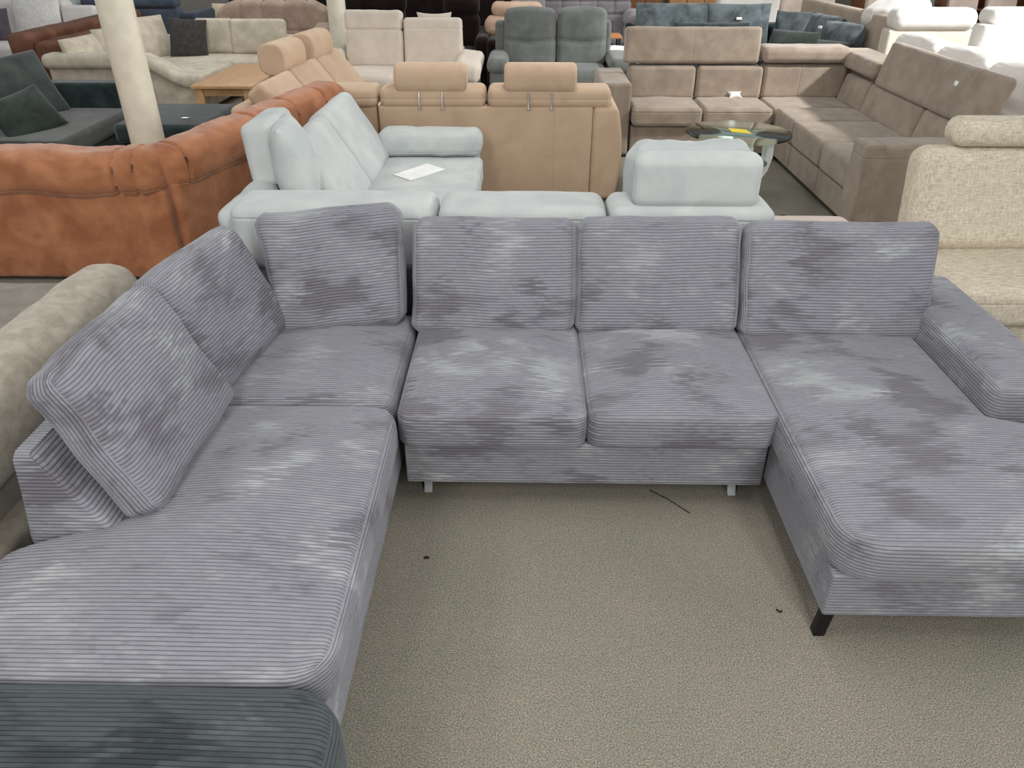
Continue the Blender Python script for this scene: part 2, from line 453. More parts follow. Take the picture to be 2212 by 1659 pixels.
# ------------------------------------------------------------------ room
def slab(name, X, Y, Z, mat):
    g = softbox(X[1] - X[0], Y[1] - Y[0], Z[1] - Z[0], r=0.002, step=5)
    o = link(name, to_mesh(name, g[0], g[1], M[mat], False), None, ((X[0] + X[1]) / 2, (Y[0] + Y[1]) / 2, (Z[0] + Z[1]) / 2))
    o['kind'] = 'structure'; return o
slab('floor', (-12, 12), (-3, 17), (-0.1, 0), 'carpet')
slab('wall_back', (-12, 12), (16.8, 17), (0, 3.4), 'wall')

# ------------------------------------------------------------------ the grey corduroy U-shaped sofa
S = thing('sectional_sofa', 'large grey corduroy U-shaped sofa with a long chaise at each end', 'sofa', (0.22, 2.2, 0))
rb = dict(rib='y')
def seat_l(P, P0):
    y = P[:, 1] + 1.665; s = sm(1.46, 1.64, y); lf = np.clip(0.5 - P0[:, 0] / 0.96, 0, 1)
    P[:, 0] += 0.28 * s * lf ** 1.5; return P
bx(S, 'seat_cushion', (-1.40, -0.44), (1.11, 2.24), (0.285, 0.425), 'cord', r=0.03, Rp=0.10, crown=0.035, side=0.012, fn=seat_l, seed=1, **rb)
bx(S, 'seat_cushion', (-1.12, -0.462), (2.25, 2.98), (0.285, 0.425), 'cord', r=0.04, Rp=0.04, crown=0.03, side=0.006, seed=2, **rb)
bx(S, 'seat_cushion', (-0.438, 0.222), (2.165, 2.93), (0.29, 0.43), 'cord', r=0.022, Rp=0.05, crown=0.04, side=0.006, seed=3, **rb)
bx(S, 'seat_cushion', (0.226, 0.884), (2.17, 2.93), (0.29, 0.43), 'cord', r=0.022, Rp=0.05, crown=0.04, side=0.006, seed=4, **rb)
def seat_r(P, P0):
    y = P[:, 1] + 2.24; s = 1 - sm(2.08, 2.20, y); rt = np.clip(0.5 + P0[:, 0] / 0.71, 0, 1)
    P[:, 0] += 0.28 * s * rt ** 1.5; return P
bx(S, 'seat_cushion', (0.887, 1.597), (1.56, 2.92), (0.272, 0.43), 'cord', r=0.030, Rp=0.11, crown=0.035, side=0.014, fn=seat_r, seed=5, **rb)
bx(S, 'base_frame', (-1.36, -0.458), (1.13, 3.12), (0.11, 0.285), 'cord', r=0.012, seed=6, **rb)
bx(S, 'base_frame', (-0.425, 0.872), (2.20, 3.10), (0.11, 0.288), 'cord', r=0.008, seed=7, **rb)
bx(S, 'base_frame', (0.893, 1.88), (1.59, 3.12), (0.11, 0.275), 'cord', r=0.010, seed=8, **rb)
def wedge(P, P0):
    t = sm(-0.02, 0.30, P[:, 2] + 0.02) ; rt = np.clip(0.5 + P0[:, 0] / 0.27, 0, 1)
    P[:, 0] -= 0.17 * np.clip((P[:, 2] + 0.0) / 0.285, 0, 1) * rt
    P[:, 0] += 0.05 * np.clip(P[:, 2] / 0.285, 0, 1) * (1 - rt); return P
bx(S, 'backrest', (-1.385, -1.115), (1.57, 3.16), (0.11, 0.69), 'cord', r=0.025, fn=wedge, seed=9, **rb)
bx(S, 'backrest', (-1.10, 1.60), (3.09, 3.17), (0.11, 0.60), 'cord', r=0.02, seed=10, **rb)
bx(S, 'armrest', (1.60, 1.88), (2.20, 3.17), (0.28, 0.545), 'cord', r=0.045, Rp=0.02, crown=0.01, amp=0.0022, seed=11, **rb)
def leg_taper(P, P0):
    P[:, 0] -= 0.012 * np.clip(-P0[:, 2] / 0.11 + .5, 0, 1); return P
for lx, ly in ((0.925, 1.625), (1.83, 1.63), (-1.30, 1.17), (-0.52, 1.17), (-1.30, 3.05), (1.83, 3.05)):
    bx(S, 'leg', (lx - .017, lx + .017), (ly - .017, ly + .017), (0.001, 0.112), 'blackmetal', r=0.002, fn=leg_taper, label='black metal leg')
for lx in (-0.362, 0.80):
    g = softbox(.032, .012, .112, r=.004, step=.01, fn=lambda P, P0: P + np.stack([0 * P[:, 0], -.02 * np.clip(-P0[:, 2] / .056, 0, 1) ** 3, 0 * P[:, 0]], 1))
    part(S, 'glide_foot', 'plasticgrey', g, (lx, 2.30, .057), label='pale grey glide foot')

def cush(wd, h, t, seed, taper=0.0, crown=0.03, extra=None):
    def fn(P, P0):
        P[:, 0] *= 1 + taper * P0[:, 1] / h
        P[:, 0] += 0.006 * vnoise(P0 * [0, 1, 0], 9, seed) ; P[:, 1] += 0.006 * vnoise(P0 * [1, 0, 0], 8, seed + 3)
        s = np.clip(-P0[:, 1] / h - .1, 0, 1); P[:, 2] += 0.02 * s * (P0[:, 2] > 0)
        return P
    return softbox(wd, h, t, r=0.045, Rp=0.05, crown=crown, crownb=crown * .5, side=0.006, rib='y', fn=fn, seed=seed, wr=0.0015, cp=.8)
GB = 'loose back cushions on the grey corduroy sofa'
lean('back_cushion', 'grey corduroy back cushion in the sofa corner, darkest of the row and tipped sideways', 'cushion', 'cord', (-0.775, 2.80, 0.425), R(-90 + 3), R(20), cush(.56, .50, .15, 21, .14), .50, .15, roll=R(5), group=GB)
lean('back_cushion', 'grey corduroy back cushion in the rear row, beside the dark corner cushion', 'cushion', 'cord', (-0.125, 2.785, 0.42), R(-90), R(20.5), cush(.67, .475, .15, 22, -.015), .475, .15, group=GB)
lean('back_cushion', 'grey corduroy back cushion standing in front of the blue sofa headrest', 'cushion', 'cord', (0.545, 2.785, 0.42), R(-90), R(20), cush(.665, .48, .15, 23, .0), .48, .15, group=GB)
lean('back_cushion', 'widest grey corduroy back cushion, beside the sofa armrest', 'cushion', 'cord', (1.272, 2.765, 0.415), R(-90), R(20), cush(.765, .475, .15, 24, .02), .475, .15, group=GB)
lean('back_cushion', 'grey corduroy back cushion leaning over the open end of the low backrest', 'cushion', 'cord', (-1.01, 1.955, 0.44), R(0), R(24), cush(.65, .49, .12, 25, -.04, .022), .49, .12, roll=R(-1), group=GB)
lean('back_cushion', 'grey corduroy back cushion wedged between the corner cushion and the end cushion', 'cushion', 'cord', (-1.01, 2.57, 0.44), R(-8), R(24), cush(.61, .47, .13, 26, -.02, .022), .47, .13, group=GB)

# dark ottoman standing against the chaise
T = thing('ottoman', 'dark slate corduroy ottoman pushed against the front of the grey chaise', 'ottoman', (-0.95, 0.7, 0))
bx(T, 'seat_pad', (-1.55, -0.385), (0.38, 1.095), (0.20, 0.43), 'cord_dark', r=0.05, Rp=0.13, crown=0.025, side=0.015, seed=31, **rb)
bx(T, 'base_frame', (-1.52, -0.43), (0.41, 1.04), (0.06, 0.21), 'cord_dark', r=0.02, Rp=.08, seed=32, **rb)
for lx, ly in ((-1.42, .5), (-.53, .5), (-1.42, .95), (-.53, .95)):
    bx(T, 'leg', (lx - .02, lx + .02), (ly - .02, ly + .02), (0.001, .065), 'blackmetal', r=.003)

# ------------------------------------------------------------------ beige melange sofa behind the low backrest
T = thing('lounge_sofa', 'beige melange sofa with a long round bolster, behind the grey sofa backrest', 'sofa', (-2.3, 2.2, 0))
bx(T, 'body', (-3.2, -1.50), (0.9, 3.30), (0.06, 0.33), 'melange', r=0.04, wr=.003)
bx(T, 'seat_cushion', (-3.18, -1.56), (0.95, 3.28), (0.32, 0.43), 'greyfloorcloth', r=0.035, crown=.01, wr=.003)
bx(T, 'bolster', (-1.76, -1.51), (0.9, 2.80), (0.42, 0.755), 'melange', r=0.11, wr=.006, wrs=7, grooves=[('y', .90, .006, .006)], step=.02)
for lx, ly in ((-3.1, 1.0), (-1.6, 1.0), (-3.1, 3.2), (-1.6, 3.2)):
    bx(T, 'leg', (lx - .025, lx + .025), (ly - .025, ly + .025), (0.001, .07), 'blackmetal', r=.003)

# ------------------------------------------------------------------ ice blue corner sofa
T = thing('corner_sofa', 'pale ice-blue corner sofa with a padded armrest and raised headrests', 'sofa', (-0.3, 4.2, 0))
bx(T, 'back_panel', (-1.30, 1.06), (3.215, 3.34), (0.10, 0.70), 'blue', r=0.04, wr=.003, grooves=[('x', -.27, .008, .006), ('x', .49, .008, .006)])
for a, b in ((-1.31, -.395), (-.385, .362), (.372, 1.10)):
    bx(T, 'back_cushion', (a, b), (3.205, 3.50), (0.50, 0.815), 'blue', r=0.055, Rp=.03, crown=.008, wr=.002, grooves=[('z', .105, .004, .004)], step=.02)
bx(T, 'base_frame', (-1.30, 1.06), (3.34, 4.22), (0.08, 0.30), 'blue', r=0.02)
bx(T, 'base_frame', (-1.32, -.33), (4.22, 5.45), (0.08, 0.30), 'blue', r=0.02)
bx(T, 'seat_cushion', (-1.0, 1.06), (3.48, 4.24), (0.29, 0.46), 'blue', r=0.04, crown=.01)
bx(T, 'seat_cushion', (-1.02, -.30), (4.26, 5.44), (0.29, 0.46), 'blue', r=0.04, crown=.012, wr=.003)
def lean_out(P, P0):
    P[:, 0] -= 0.10 * np.clip(P[:, 2] / .62 + .5, 0, 1); return P
bx(T, 'back_panel', (-1.34, -1.20), (3.36, 5.35), (0.10, 0.74), 'blue', r=0.06, wr=.004, fn=lean_out)
lean('backrest', None, None, 'blue', (-.945, 5.13, .45), 0, R(31), softbox(.74, .54, .17, r=.06, crown=.02, wr=.003, step=.02), .54, .17, parent=T)
lean('backrest', None, None, 'blue', (-.945, 4.40, .45), 0, R(31), softbox(.70, .53, .17, r=.06, crown=.03, wr=.003, step=.02), .53, .17, parent=T)
lean('backrest', None, None, 'blue', (-.955, 3.80, .44), 0, R(33), softbox(.48, .34, .17, r=.06, crown=.01, wr=.004, step=.02), .34, .17, parent=T)
def armroll(P, P0):
    t = np.clip(P[:, 2] / .1, 0, 1); return P
bx(T, 'armrest', (-1.02, -.33), (5.46, 5.64), (0.08, 0.50), 'blue', r=0.04)
bx(T, 'arm_pad', (-1.06, -.31), (5.40, 5.70), (0.45, 0.625), 'blue', r=0.075, Rp=.05, wr=.005, wrs=11, grooves=[('z', -.05, .004, .004)], step=.02)
bx(T, 'headrest', (-1.43, -1.27), (3.87, 4.32), (0.70, 1.02), 'blue', r=0.05, wr=.002, rot=(0, R(-4), 0), grooves=[('y', -.17, .004, .004)], step=.02)
bx(T, 'headrest', (.47, 1.02), (3.24, 3.37), (0.80, 1.035), 'blue', r=0.05, crown=.004, wr=.0015, grooves=[('y', -.035, .004, .004)], step=.02)
for px in (.645, .80):
    p = part(T, 'headrest_post', 'blackmetal', tube([(0, 0, .70), (0, 0, .83)], .008, 8), (px, 3.265, 0), label='black headrest post')
    hd2 = [c for c in T.children if c.name.startswith('headrest') and abs(c.location.x - (.745 + .3)) < .01][0]
    p.parent = hd2; p.location = (px - .745, 3.265 - 3.305, -.9175)
for lx, ly in ((-1.25, 3.3), (1.0, 3.3), (1.0, 4.15), (-.4, 5.4), (-1.25, 5.4)):
    bx(T, 'leg', (lx - .02, lx + .02), (ly - .02, ly + .02), (0.001, .09), 'blackmetal', r=.003)
lean('throw_pillow', 'plump pale blue pillow leaning beside the tall headrest of the ice-blue sofa', 'pillow', 'blue', (-1.09, 4.02, .57), R(8), R(10), pillow(.40, .46, .22, 30, .02, 3, .010), .46, .17, group='pillows on the ice-blue sofa')
lean('throw_pillow', 'pale blue pillow standing upright behind the free-standing blue headrest', 'pillow', 'blue', (.75, 3.62, .58), R(90), R(4), softbox(.57, .46, .16, r=.07, Rp=.09, crown=.02, crownb=.02, wr=.012, wrs=8, step=.02), .46, .16, group='pillows on the ice-blue sofa')
def sheet(name, label, cat, mat, pts, z, th=.0015, group=None):
    c = np.mean(pts, 0); V = [(p[0] - c[0], p[1] - c[1], zz) for zz in (0, th) for p in pts]
    F = [(3, 2, 1, 0), (4, 5, 6, 7)] + [(i, (i + 1) % 4, 4 + (i + 1) % 4, 4 + i) for i in range(4)]
    return tag(link(name, to_mesh(name, V, F, M[mat], False), None, (c[0], c[1], z)), label, cat, group)
sheet('paper_sheet', 'white sheet of paper lying on the blue sofa seat', 'paper', 'paper', [(-.86, 4.93), (-.73, 4.80), (-.53, 5.06), (-.67, 5.20)], .472)

# ------------------------------------------------------------------ rust suede corner sofa
T = thing('suede_sofa', 'rust-brown suede corner sofa seen from behind, with a creased rolled back', 'sofa', (-2.3, 4.6, 0))
T['_w'] = 1
bx(T, 'back_panel', (-4.3, -2.06), (4.25, 4.40), (0.02, 0.56), 'rust', r=0.03, wr=.004, grooves=[('x', .94, .004, .004)])
def sag(P, P0):
    P[:, 2] += .012 * vnoise(P0 * [1, 0, 0], 3.0, 4); return P
bx(T, 'back_roll', (-4.3, -2.06), (4.21, 4.56), (0.50, 0.775), 'rust', r=0.12, wr=.007, wrs=8, fn=sag, step=.02,
   grooves=[('x', .86, .020, .012), ('x', .975, .014, .010), ('z', -.09, .005, .006)])
bx(T, 'seat', (-4.3, -2.7), (4.5, 5.15), (0.06, 0.42), 'rust', r=0.05)
ang = math.atan2(1.50, .70); Ld = 1.66
def dg(name, mat, u, vv, z, **kw):
    """box in the frame of the second back: u runs along it, v to its left (the seat side)"""
    geo = softbox(u[1] - u[0], vv[1] - vv[0], z[1] - z[0], **kw)
    uc, vc, zc = (u[0] + u[1]) / 2, (vv[0] + vv[1]) / 2, (z[0] + z[1]) / 2
    p = (-2.03 + uc * math.cos(ang) - vc * math.sin(ang), 4.30 + uc * math.sin(ang) + vc * math.cos(ang), zc)
    return part(T, name, mat, geo, p, (0, 0, ang))
def rise(P, P0):
    P[:, 2] += .13 * (P0[:, 0] / Ld + .5); return P
dg('back_panel', 'rust', (0, Ld), (-.02, .12), (.02, .60), r=.03, wr=.004, fn=lambda P, P0: P + np.stack([0 * P[:, 0], 0 * P[:, 0], .13 * (P0[:, 0] / Ld + .5) * (P0[:, 2] > 0)], 1))
gv = [('x', -.83 + k, .020, .010) for k in (.10, .74, 1.10, 1.40)]
dg('back_roll', 'rust', (-.02, Ld + .02), (-.06, .26), (.52, .785), r=.12, wr=.006, wrs=8, grooves=gv + [('z', -.09, .005, .006)], fn=rise, step=.02)
dg('seat', 'rust', (.5, Ld - .1), (.2, .55), (.06, .42), r=.05)

def dsec(L, wd, ht, endr=.02, seg=44):
    """barrel headrest: a rounded-D section (y, z) run along x, with nearly flat ends"""
    V = []; F = []
    tt = np.linspace(0, 2 * math.pi, seg, endpoint=False)
    def sec(k):
        e = 2.6
        y = np.sign(np.cos(tt)) * np.abs(np.cos(tt)) ** (2 / e) * (wd / 2 - k); z = np.sign(np.sin(tt)) * np.abs(np.sin(tt)) ** (2 / e) * (ht / 2 - k)
        return y, z
    st = []
    for a in np.linspace(0, math.pi / 2, 7): st.append((-L / 2 + endr * (1 - math.cos(a)), endr * (1 - math.sin(a))))
    for x in np.linspace(-L / 2 + endr, L / 2 - endr, 14)[1:-1]: st.append((x, 0))
    for a in np.linspace(math.pi / 2, 0, 7): st.append((L / 2 - endr * (1 - math.cos(a)), endr * (1 - math.sin(a))))
    st = [(-L / 2, wd / 4), (-L / 2, endr + .004)] + st + [(L / 2, endr + .004), (L / 2, wd / 4)]
    for x, k in st:
        y, z = sec(k)
        for i in range(seg): V.append((x, y[i], z[i]))
    n = len(st)
    for i in range(n - 1):
        for k in range(seg):
            k2 = (k + 1) % seg; F.append((i * seg + k, i * seg + k2, (i + 1) * seg + k2, (i + 1) * seg + k)[::-1])
    for base, up in ((0, 0), ((n - 1) * seg, 1)):
        c = len(V); V.append((st[0][0] if not up else st[-1][0], 0, 0))
        for k in range(0, seg, 2):
            q = (c, base + k, base + k + 1, base + (k + 2) % seg); F.append(q[::-1] if up else q)
    return np.array(V), np.array(F)
# ------------------------------------------------------------------ sand coloured sofa with headrests
T = thing('headrest_sofa', 'sand-coloured corner sofa with barrel headrests, its plain back turned to the viewer', 'sofa', (-.6, 6.6, 0))
bx(T, 'back_panel', (-1.10, .50), (5.87, 6.0), (0.02, 0.715), 'tan', r=0.02, wr=.0015, grooves=[('x', .51, .004, .004)], step=.04)
def armb(P, P0):
    P[:, 0] += .045 * (1 - ((P[:, 2] + .02) / .34) ** 2) * (P0[:, 0] > 0); return P
bx(T, 'side_panel', (.50, .69), (5.86, 6.75), (0.02, 0.72), 'tan', r=0.04, fn=armb, step=.04)
for a, b in ((-1.60, -1.10), (-1.085, -.30), (-.285, .63)):
    bx(T, 'back_cushion', (a, b), (5.86, 6.14), (0.70, 0.845), 'tan', r=0.05, Rp=.03, wr=.0015, grooves=[('z', -.005, .004, .004)], step=.02)
bx(T, 'back_panel', (-1.85, -1.115), (5.90, 6.0), (0.02, 0.715), 'tan', r=0.02)
for hx in (-.70, .105):
    hd = part(T, 'headrest', 'tan', dsec(.53, .20, .21, .035), (hx, 5.94, .905))
    for dx in (-.085, .085):
        p = part(T, 'headrest_post', 'metal', tube([(0, 0, .70), (0, 0, .705), (0, 0, .71), (0, 0, .82)], [.014, .014, .007, .007], 10), (hx + dx, 5.846, 0), label='chrome headrest post'); p.parent = hd; p.location = (dx, -.094, -.905)
bx(T, 'seat', (-1.75, .55), (6.1, 6.75), (0.10, 0.45), 'tan', r=0.04, crown=.01)
# wing running away from the viewer
bx(T, 'seat', (-1.72, -1.05), (6.76, 8.0), (0.10, 0.46), 'tan', r=0.04, crown=.01)
WG = 0.07
for y0, y1 in ((5.95, 6.62), (6.64, 7.30), (7.32, 7.98)):
    xc = -1.66 + (y0 - 5.9) * .07
    lean('backrest', None, None, 'tan', (xc + .02, (y0 + y1) / 2, .44), -.07, R(38), softbox(y1 - y0, .54, .17, r=.045, crown=.006, wr=.002, step=.025), .54, .17, parent=T)
bx(T, 'back_panel', (-2.16, -2.02), (5.9, 7.95), (0.02, 0.70), 'tan', r=0.05, fn=lambda P, P0: P + np.stack([(P[:, 1]) * .07, 0 * P[:, 0], 0 * P[:, 0]], 1))
for yy in (6.62, 7.28):
    part(T, 'headrest', 'tan', dsec(.46, .24, .25, .02), (-2.10 + (yy - 6.2) * .13, yy + .22, .925), (0, 0, R(82)))

# ------------------------------------------------------------------ taupe corner sofa
T = thing('recliner_corner_sofa', 'taupe suede corner sofa with high folded-up headrests and a broad boxy armrest', 'sofa', (2.2, 6.6, 0))
tp = dict(wr=.003, wrs=6)
bx(T, 'armrest', (.68, .95), (7.20, 8.10), (0.02, 0.655), 'taupe', r=0.03, **tp)
for a, b in ((.965, 1.60), (1.61, 2.23)):
    bx(T, 'seat_cushion', (a, b), (7.14, 7.78), (0.29, 0.455), 'taupe', r=0.04, crown=.012, grooves=[('z', .045, .004, .004)], step=.02, **tp)
    bx(T, 'backrest', (a, b), (7.64, 7.84), (0.44, 0.735), 'taupe', r=0.04, **tp)
bx(T, 'base_frame', (.97, 2.24), (7.20, 8.05), (0.04, 0.28), 'taupe', r=0.012)
bx(T, 'headrest', (.92, 2.17), (7.66, 7.84), (0.745, 1.06), 'taupe', r=0.035, rot=(R(-6), 0, 0), grooves=[('x', 0.0, .002, .006)], **tp)
bx(T, 'seat_cushion', (2.24, 2.98), (7.22, 7.78), (0.29, 0.455), 'taupe', r=0.04, crown=.01, **tp)
bx(T, 'backrest', (2.24, 3.02), (7.66, 7.86), (0.44, 0.745), 'taupe', r=0.04, grooves=[('x', -.05, .003, .005)], **tp)
bx(T, 'headrest', (2.20, 3.02), (7.62, 7.94), (0.76, 0.90), 'taupe', r=0.055, grooves=[], **tp)
bx(T, 'base_frame', (2.25, 3.2), (7.10, 8.05), (0.04, 0.28), 'taupe', r=0.012)
ys = [7.21, 6.66, 5.94, 5.28]
for a, b in zip(ys[1:], ys[:-1]):
    bx(T, 'seat_cushion', (2.26, 3.0), (a + .004, b - .004), (0.25, 0.455), 'taupe', r=0.035, crown=.014, grooves=[], **tp)
    bx(T, 'drawer_front', (2.275, 2.34), (a + .005, b - .005), (0.05, 0.245), 'taupe', r=0.01)
bx(T, 'base_frame', (2.34, 3.2), (5.26, 7.10), (0.04, 0.25), 'taupe', r=0.012)
for a, b in ((7.05, 7.62), (6.02, 7.04), (5.30, 6.01)):
    lean('backrest', None, None, 'taupe', (2.93, (a + b) / 2, .44), math.pi, R(14), softbox(b - a, .26, .14, r=.035, crown=.012, grooves=[('x', 0, .003, .005)], step=.025), .26, .14, parent=T)
lean('headrest', None, None, 'taupe', (2.965, 6.12, .695), math.pi, R(14), softbox(1.66, .36, .17, r=.04, crown=.004, step=.03, wr=.004, grooves=[('x', .17, .006, .006)]), .36, .17, parent=T)
bx(T, 'headrest', (2.96, 3.28), (7.0, 7.9), (0.72, 0.87), 'taupe', r=0.055, **tp)
bx(T, 'back_panel', (3.06, 3.22), (5.26, 8.0), (0.04, 0.72), 'taupe', r=0.04)
bx(T, 'armrest', (2.20, 3.22), (5.0, 5.25), (0.02, 0.655), 'taupe', r=0.028, grooves=[('z', .23, .004, .004), ('x', -.40, .003, .004)], **tp)
lean('price_tag', 'small white tag pinned to the tall taupe headrest', 'tag', 'paper', (2.905, 5.50, .935), math.pi, R(14), softbox(.045, .03, .003, r=.001, step=.05), .03, .003)
lean('tissue', 'crumpled white tissue lying on the taupe sofa seat', 'tissue', 'paper', (1.98, 7.56, .475), R(-90), R(60), pillow(.13, .09, .05, 12, .3, 8, .02), .09, .03)

# glass coffee table
T = thing('glass_table', 'round glass coffee table with curved glossy white legs and a lower shelf', 'table', (1.64, 6.04, 0))
def disc(r, z0, z1, seg=64):
    V = []; F = []
    prof = [(r - .004, z0), (r, z0 + .003), (r, z1 - .003), (r - .004, z1)]
    for (rr, z) in prof:
        for k in range(seg): V.append((rr * math.cos(2 * math.pi * k / seg), rr * math.sin(2 * math.pi * k / seg), z))
    for i in range(3):
        for k in range(seg):
            k2 = (k + 1) % seg; F.append((i * seg + k, i * seg + k2, (i + 1) * seg + k2, (i + 1) * seg + k))
    for base, up in ((0, False), (3 * seg, True)):
        ce = len(V); V.append((0, 0, z0 if not up else z1))
        for k in range(0, seg, 2):
            q = (ce, base + k, base + k + 1, base + (k + 2) % seg); F.append(q if up else q[::-1])
    return np.array(V), np.array(F)
part(T, 'glass_top', 'glass', disc(.40, .492, .504), (1.64, 6.04, 0))
part(T, 'glass_shelf', 'glass', disc(.25, .275, .283), (1.64, 6.04, 0))
for a in (R(150), R(12), R(272)):
    V = []; F = []
    path = [(.265, .487, 0), (.27, .40, 0), (.275, .30, .0), (.25, .20, 0), (.19, .11, 0), (.12, .04, 0), (.06, .003, 0)]
    for (rr, z, _) in path:
        for (dr, dt) in ((-.028, -.04), (.028, -.04), (.028, .04), (-.028, .04)):
            x = rr + dr; V.append((x * math.cos(a) - dt * math.sin(a), x * math.sin(a) + dt * math.cos(a), z))
    for i in range(len(path) - 1):
        for k in range(4):
            k2 = (k + 1) % 4; F.append((i * 4 + k, i * 4 + k2, i * 4 + 4 + k2, i * 4 + 4 + k)[::-1])
    F.append((0, 1, 2, 3)); m = 4 * len(path) - 4; F.append((m + 3, m + 2, m + 1, m))
    o = link('leg', to_mesh('leg', V, F, M['gloss'], False), T)
    part(T, 'leg_cap', 'metal', softbox(.062, .086, .008, r=.002, step=.1), (1.64 + .265 * math.cos(a), 6.04 + .265 * math.sin(a), .4875), (0, 0, a), label='chrome cap under the glass').parent = o
sheet('yellow_note', 'yellow paper note lying on the round glass table top', 'note', 'yellow', [(1.585, 6.02), (1.725, 5.96), (1.71, 6.10), (1.585, 6.15)], .5045)

# ------------------------------------------------------------------ tweed sofa
T = thing('tweed_sofa', 'beige woven tweed sofa behind the grey armrest, with a rolled headrest', 'sofa', (2.6, 3.6, 0))
bx(T, 'base_frame', (1.95, 3.5), (3.24, 4.05), (0.05, 0.26), 'tweed', r=0.015)
bx(T, 'seat_cushion', (1.93, 3.5), (3.18, 3.85), (0.26, 0.455), 'tweed', r=0.05, crown=.015, grooves=[('z', .03, .003, .004)], step=.02)
bx(T, 'backrest', (1.93, 3.5), (3.70, 3.92), (0.43, 0.94), 'tweed', r=0.08, rot=(R(-10), 0, 0), wr=.002, step=.025)
bx(T, 'headrest', (2.06, 3.2), (3.74, 3.93), (0.945, 1.075), 'tweed', r=0.06, Rp=.06, step=.02)
for lx in (2.05, 3.4): bx(T, 'leg', (lx - .02, lx + .02), (3.3, 3.34), (0.001, .06), 'blackmetal', r=.003)
T = thing('footstool', 'pale beige footstool almost hidden behind the widest grey cushion', 'footstool', (1.62, 3.75, 0))
bx(T, 'seat_pad', (1.30, 1.84), (3.45, 4.26), (.20, .45), 'blanket', r=.05, Rp=.1, crown=.01)
for lx in (1.38, 1.76): bx(T, 'leg', (lx - .02, lx + .02), (3.6, 3.64), (0.001, .21), 'blackmetal', r=.003)
for lx in (1.38, 1.76): bx(T, 'leg', (lx - .02, lx + .02), (3.96, 4.0), (0.001, .21), 'blackmetal', r=.003)

# ------------------------------------------------------------------ columns
def cyl(r, h, seg=40):
    z = np.linspace(0, h, 9); V = []; F = []
    for zz in z:
        for k in range(seg): V.append((r * math.cos(2 * math.pi * k / seg), r * math.sin(2 * math.pi * k / seg), zz))
    for i in range(8):
        for k in range(seg):
            k2 = (k + 1) % seg; F.append((i * seg + k, i * seg + k2, (i + 1) * seg + k2, (i + 1) * seg + k))
    return np.array(V), np.array(F)
for (x, y, r) in ((-2.70, 5.50, .115), (-2.33, 10.3, .112)):
    g = cyl(r, 3.4); o = link('column', to_mesh('column', g[0], g[1], M['column']), None, (x, y, 0)); o['kind'] = 'structure'
    o['label'] = 'ivory painted round column'

# ------------------------------------------------------------------ moss-black velvet pieces at the side
T = thing('velvet_sofa', 'moss-black velvet sofa with a low boxy armrest and big loose cushions', 'sofa', (-4.3, 6.6, 0))
bx(T, 'base_frame', (-5.2, -3.62), (5.95, 7.30), (0.04, 0.28), 'mossdark', r=.02)
bx(T, 'seat_cushion', (-5.2, -3.60), (5.92, 7.22), (0.28, 0.43), 'moss', r=.04, crown=.015)
bx(T, 'armrest', (-4.75, -3.62), (7.22, 7.42), (0.04, 0.64), 'petroldark', r=.03)
bx(T, 'backrest', (-5.2, -4.95), (5.95, 7.4), (.3, .70), 'mossdark', r=.05)
lean('velvet_cushion', 'large moss-black velvet cushion leaning at the back of the dark velvet sofa', 'cushion', 'moss', (-4.22, 6.72, .44), R(-28), R(26), pillow(.74, .56, .18, 26, .04, 11), .56, .18, roll=R(4), group='cushions on the dark velvet sofa')
lean('velvet_cushion', 'small moss-green velvet cushion tipped on the seat of the dark velvet sofa', 'cushion', 'mossdark', (-3.90, 6.18, .45), R(-38), R(38), pillow(.50, .38, .15, 24, .06, 12), .38, .15, roll=R(14), group='cushions on the dark velvet sofa')
T = thing('velvet_ottoman', 'square dark teal velvet ottoman with a loose pad, beside the near ivory column', 'ottoman', (-3.1, 6.95, 0))
bx(T, 'base_frame', (-3.46, -2.72), (6.56, 7.44), (.03, .27), 'petroldark', r=.03, Rp=.05)
bx(T, 'seat_pad', (-3.50, -2.70), (6.52, 7.46), (.27, .425), 'petroldark', r=.05, Rp=.08, crown=.012)
sheet('price_tag', 'tiny white tag on the dark teal ottoman', 'tag', 'paper', [(-2.98, 6.74), (-2.92, 6.73), (-2.91, 6.77), (-2.97, 6.79)], .438)
T = thing('velvet_bench', 'long dark velvet bench behind the rust sofa, in front of the near column', 'bench', (-3.9, 5.6, 0))
bx(T, 'seat_pad', (-5.2, -2.93), (5.22, 5.86), (.24, .425), 'moss', r=.05, Rp=.08, crown=.012)
bx(T, 'base_frame', (-5.15, -2.98), (5.26, 5.82), (.03, .25), 'mossdark', r=.03)

# ------------------------------------------------------------------ cream chenille corner sofa + oak table
T = thing('chenille_sofa', 'cream chenille corner sofa with a sweeping curved side rail, beyond the near column', 'sofa', (-4.4, 9.8, 0))
def swoop(P, P0):
    u = P0[:, 0] + .93; return P + np.stack([0 * u, 0 * u, -.20 * sm(1.12, 1.62, u)], 1)
bx(T, 'side_panel', (-5.30, -3.62), (8.92, 9.06), (.04, .52), 'creamchenille', r=.03, fn=lambda P, P0: P + np.stack([0 * P[:, 0], 0 * P[:, 0], -.16 * sm(.2, .72, P0[:, 0]) * np.clip(P0[:, 2] / .48 + .5, 0, 1)], 1), step=.05)
bx(T, 'side_rail', (-5.33, -3.56), (8.84, 9.12), (.50, .655), 'creamchenille', r=.07, fn=swoop, step=.04)
bx(T, 'seat_cushion', (-4.9, -3.58), (9.08, 9.92), (.28, .43), 'creamchenille', r=.05, crown=.012, fn=lambda P, P0: P + np.stack([-(P[:, 1] - .42) * -.0 * P[:, 0], 0 * P[:, 0], 0 * P[:, 0]], 1))
bx(T, 'seat_cushion', (-4.9, -2.85), (9.94, 10.75), (.28, .43), 'creamchenille', r=.05, crown=.012)
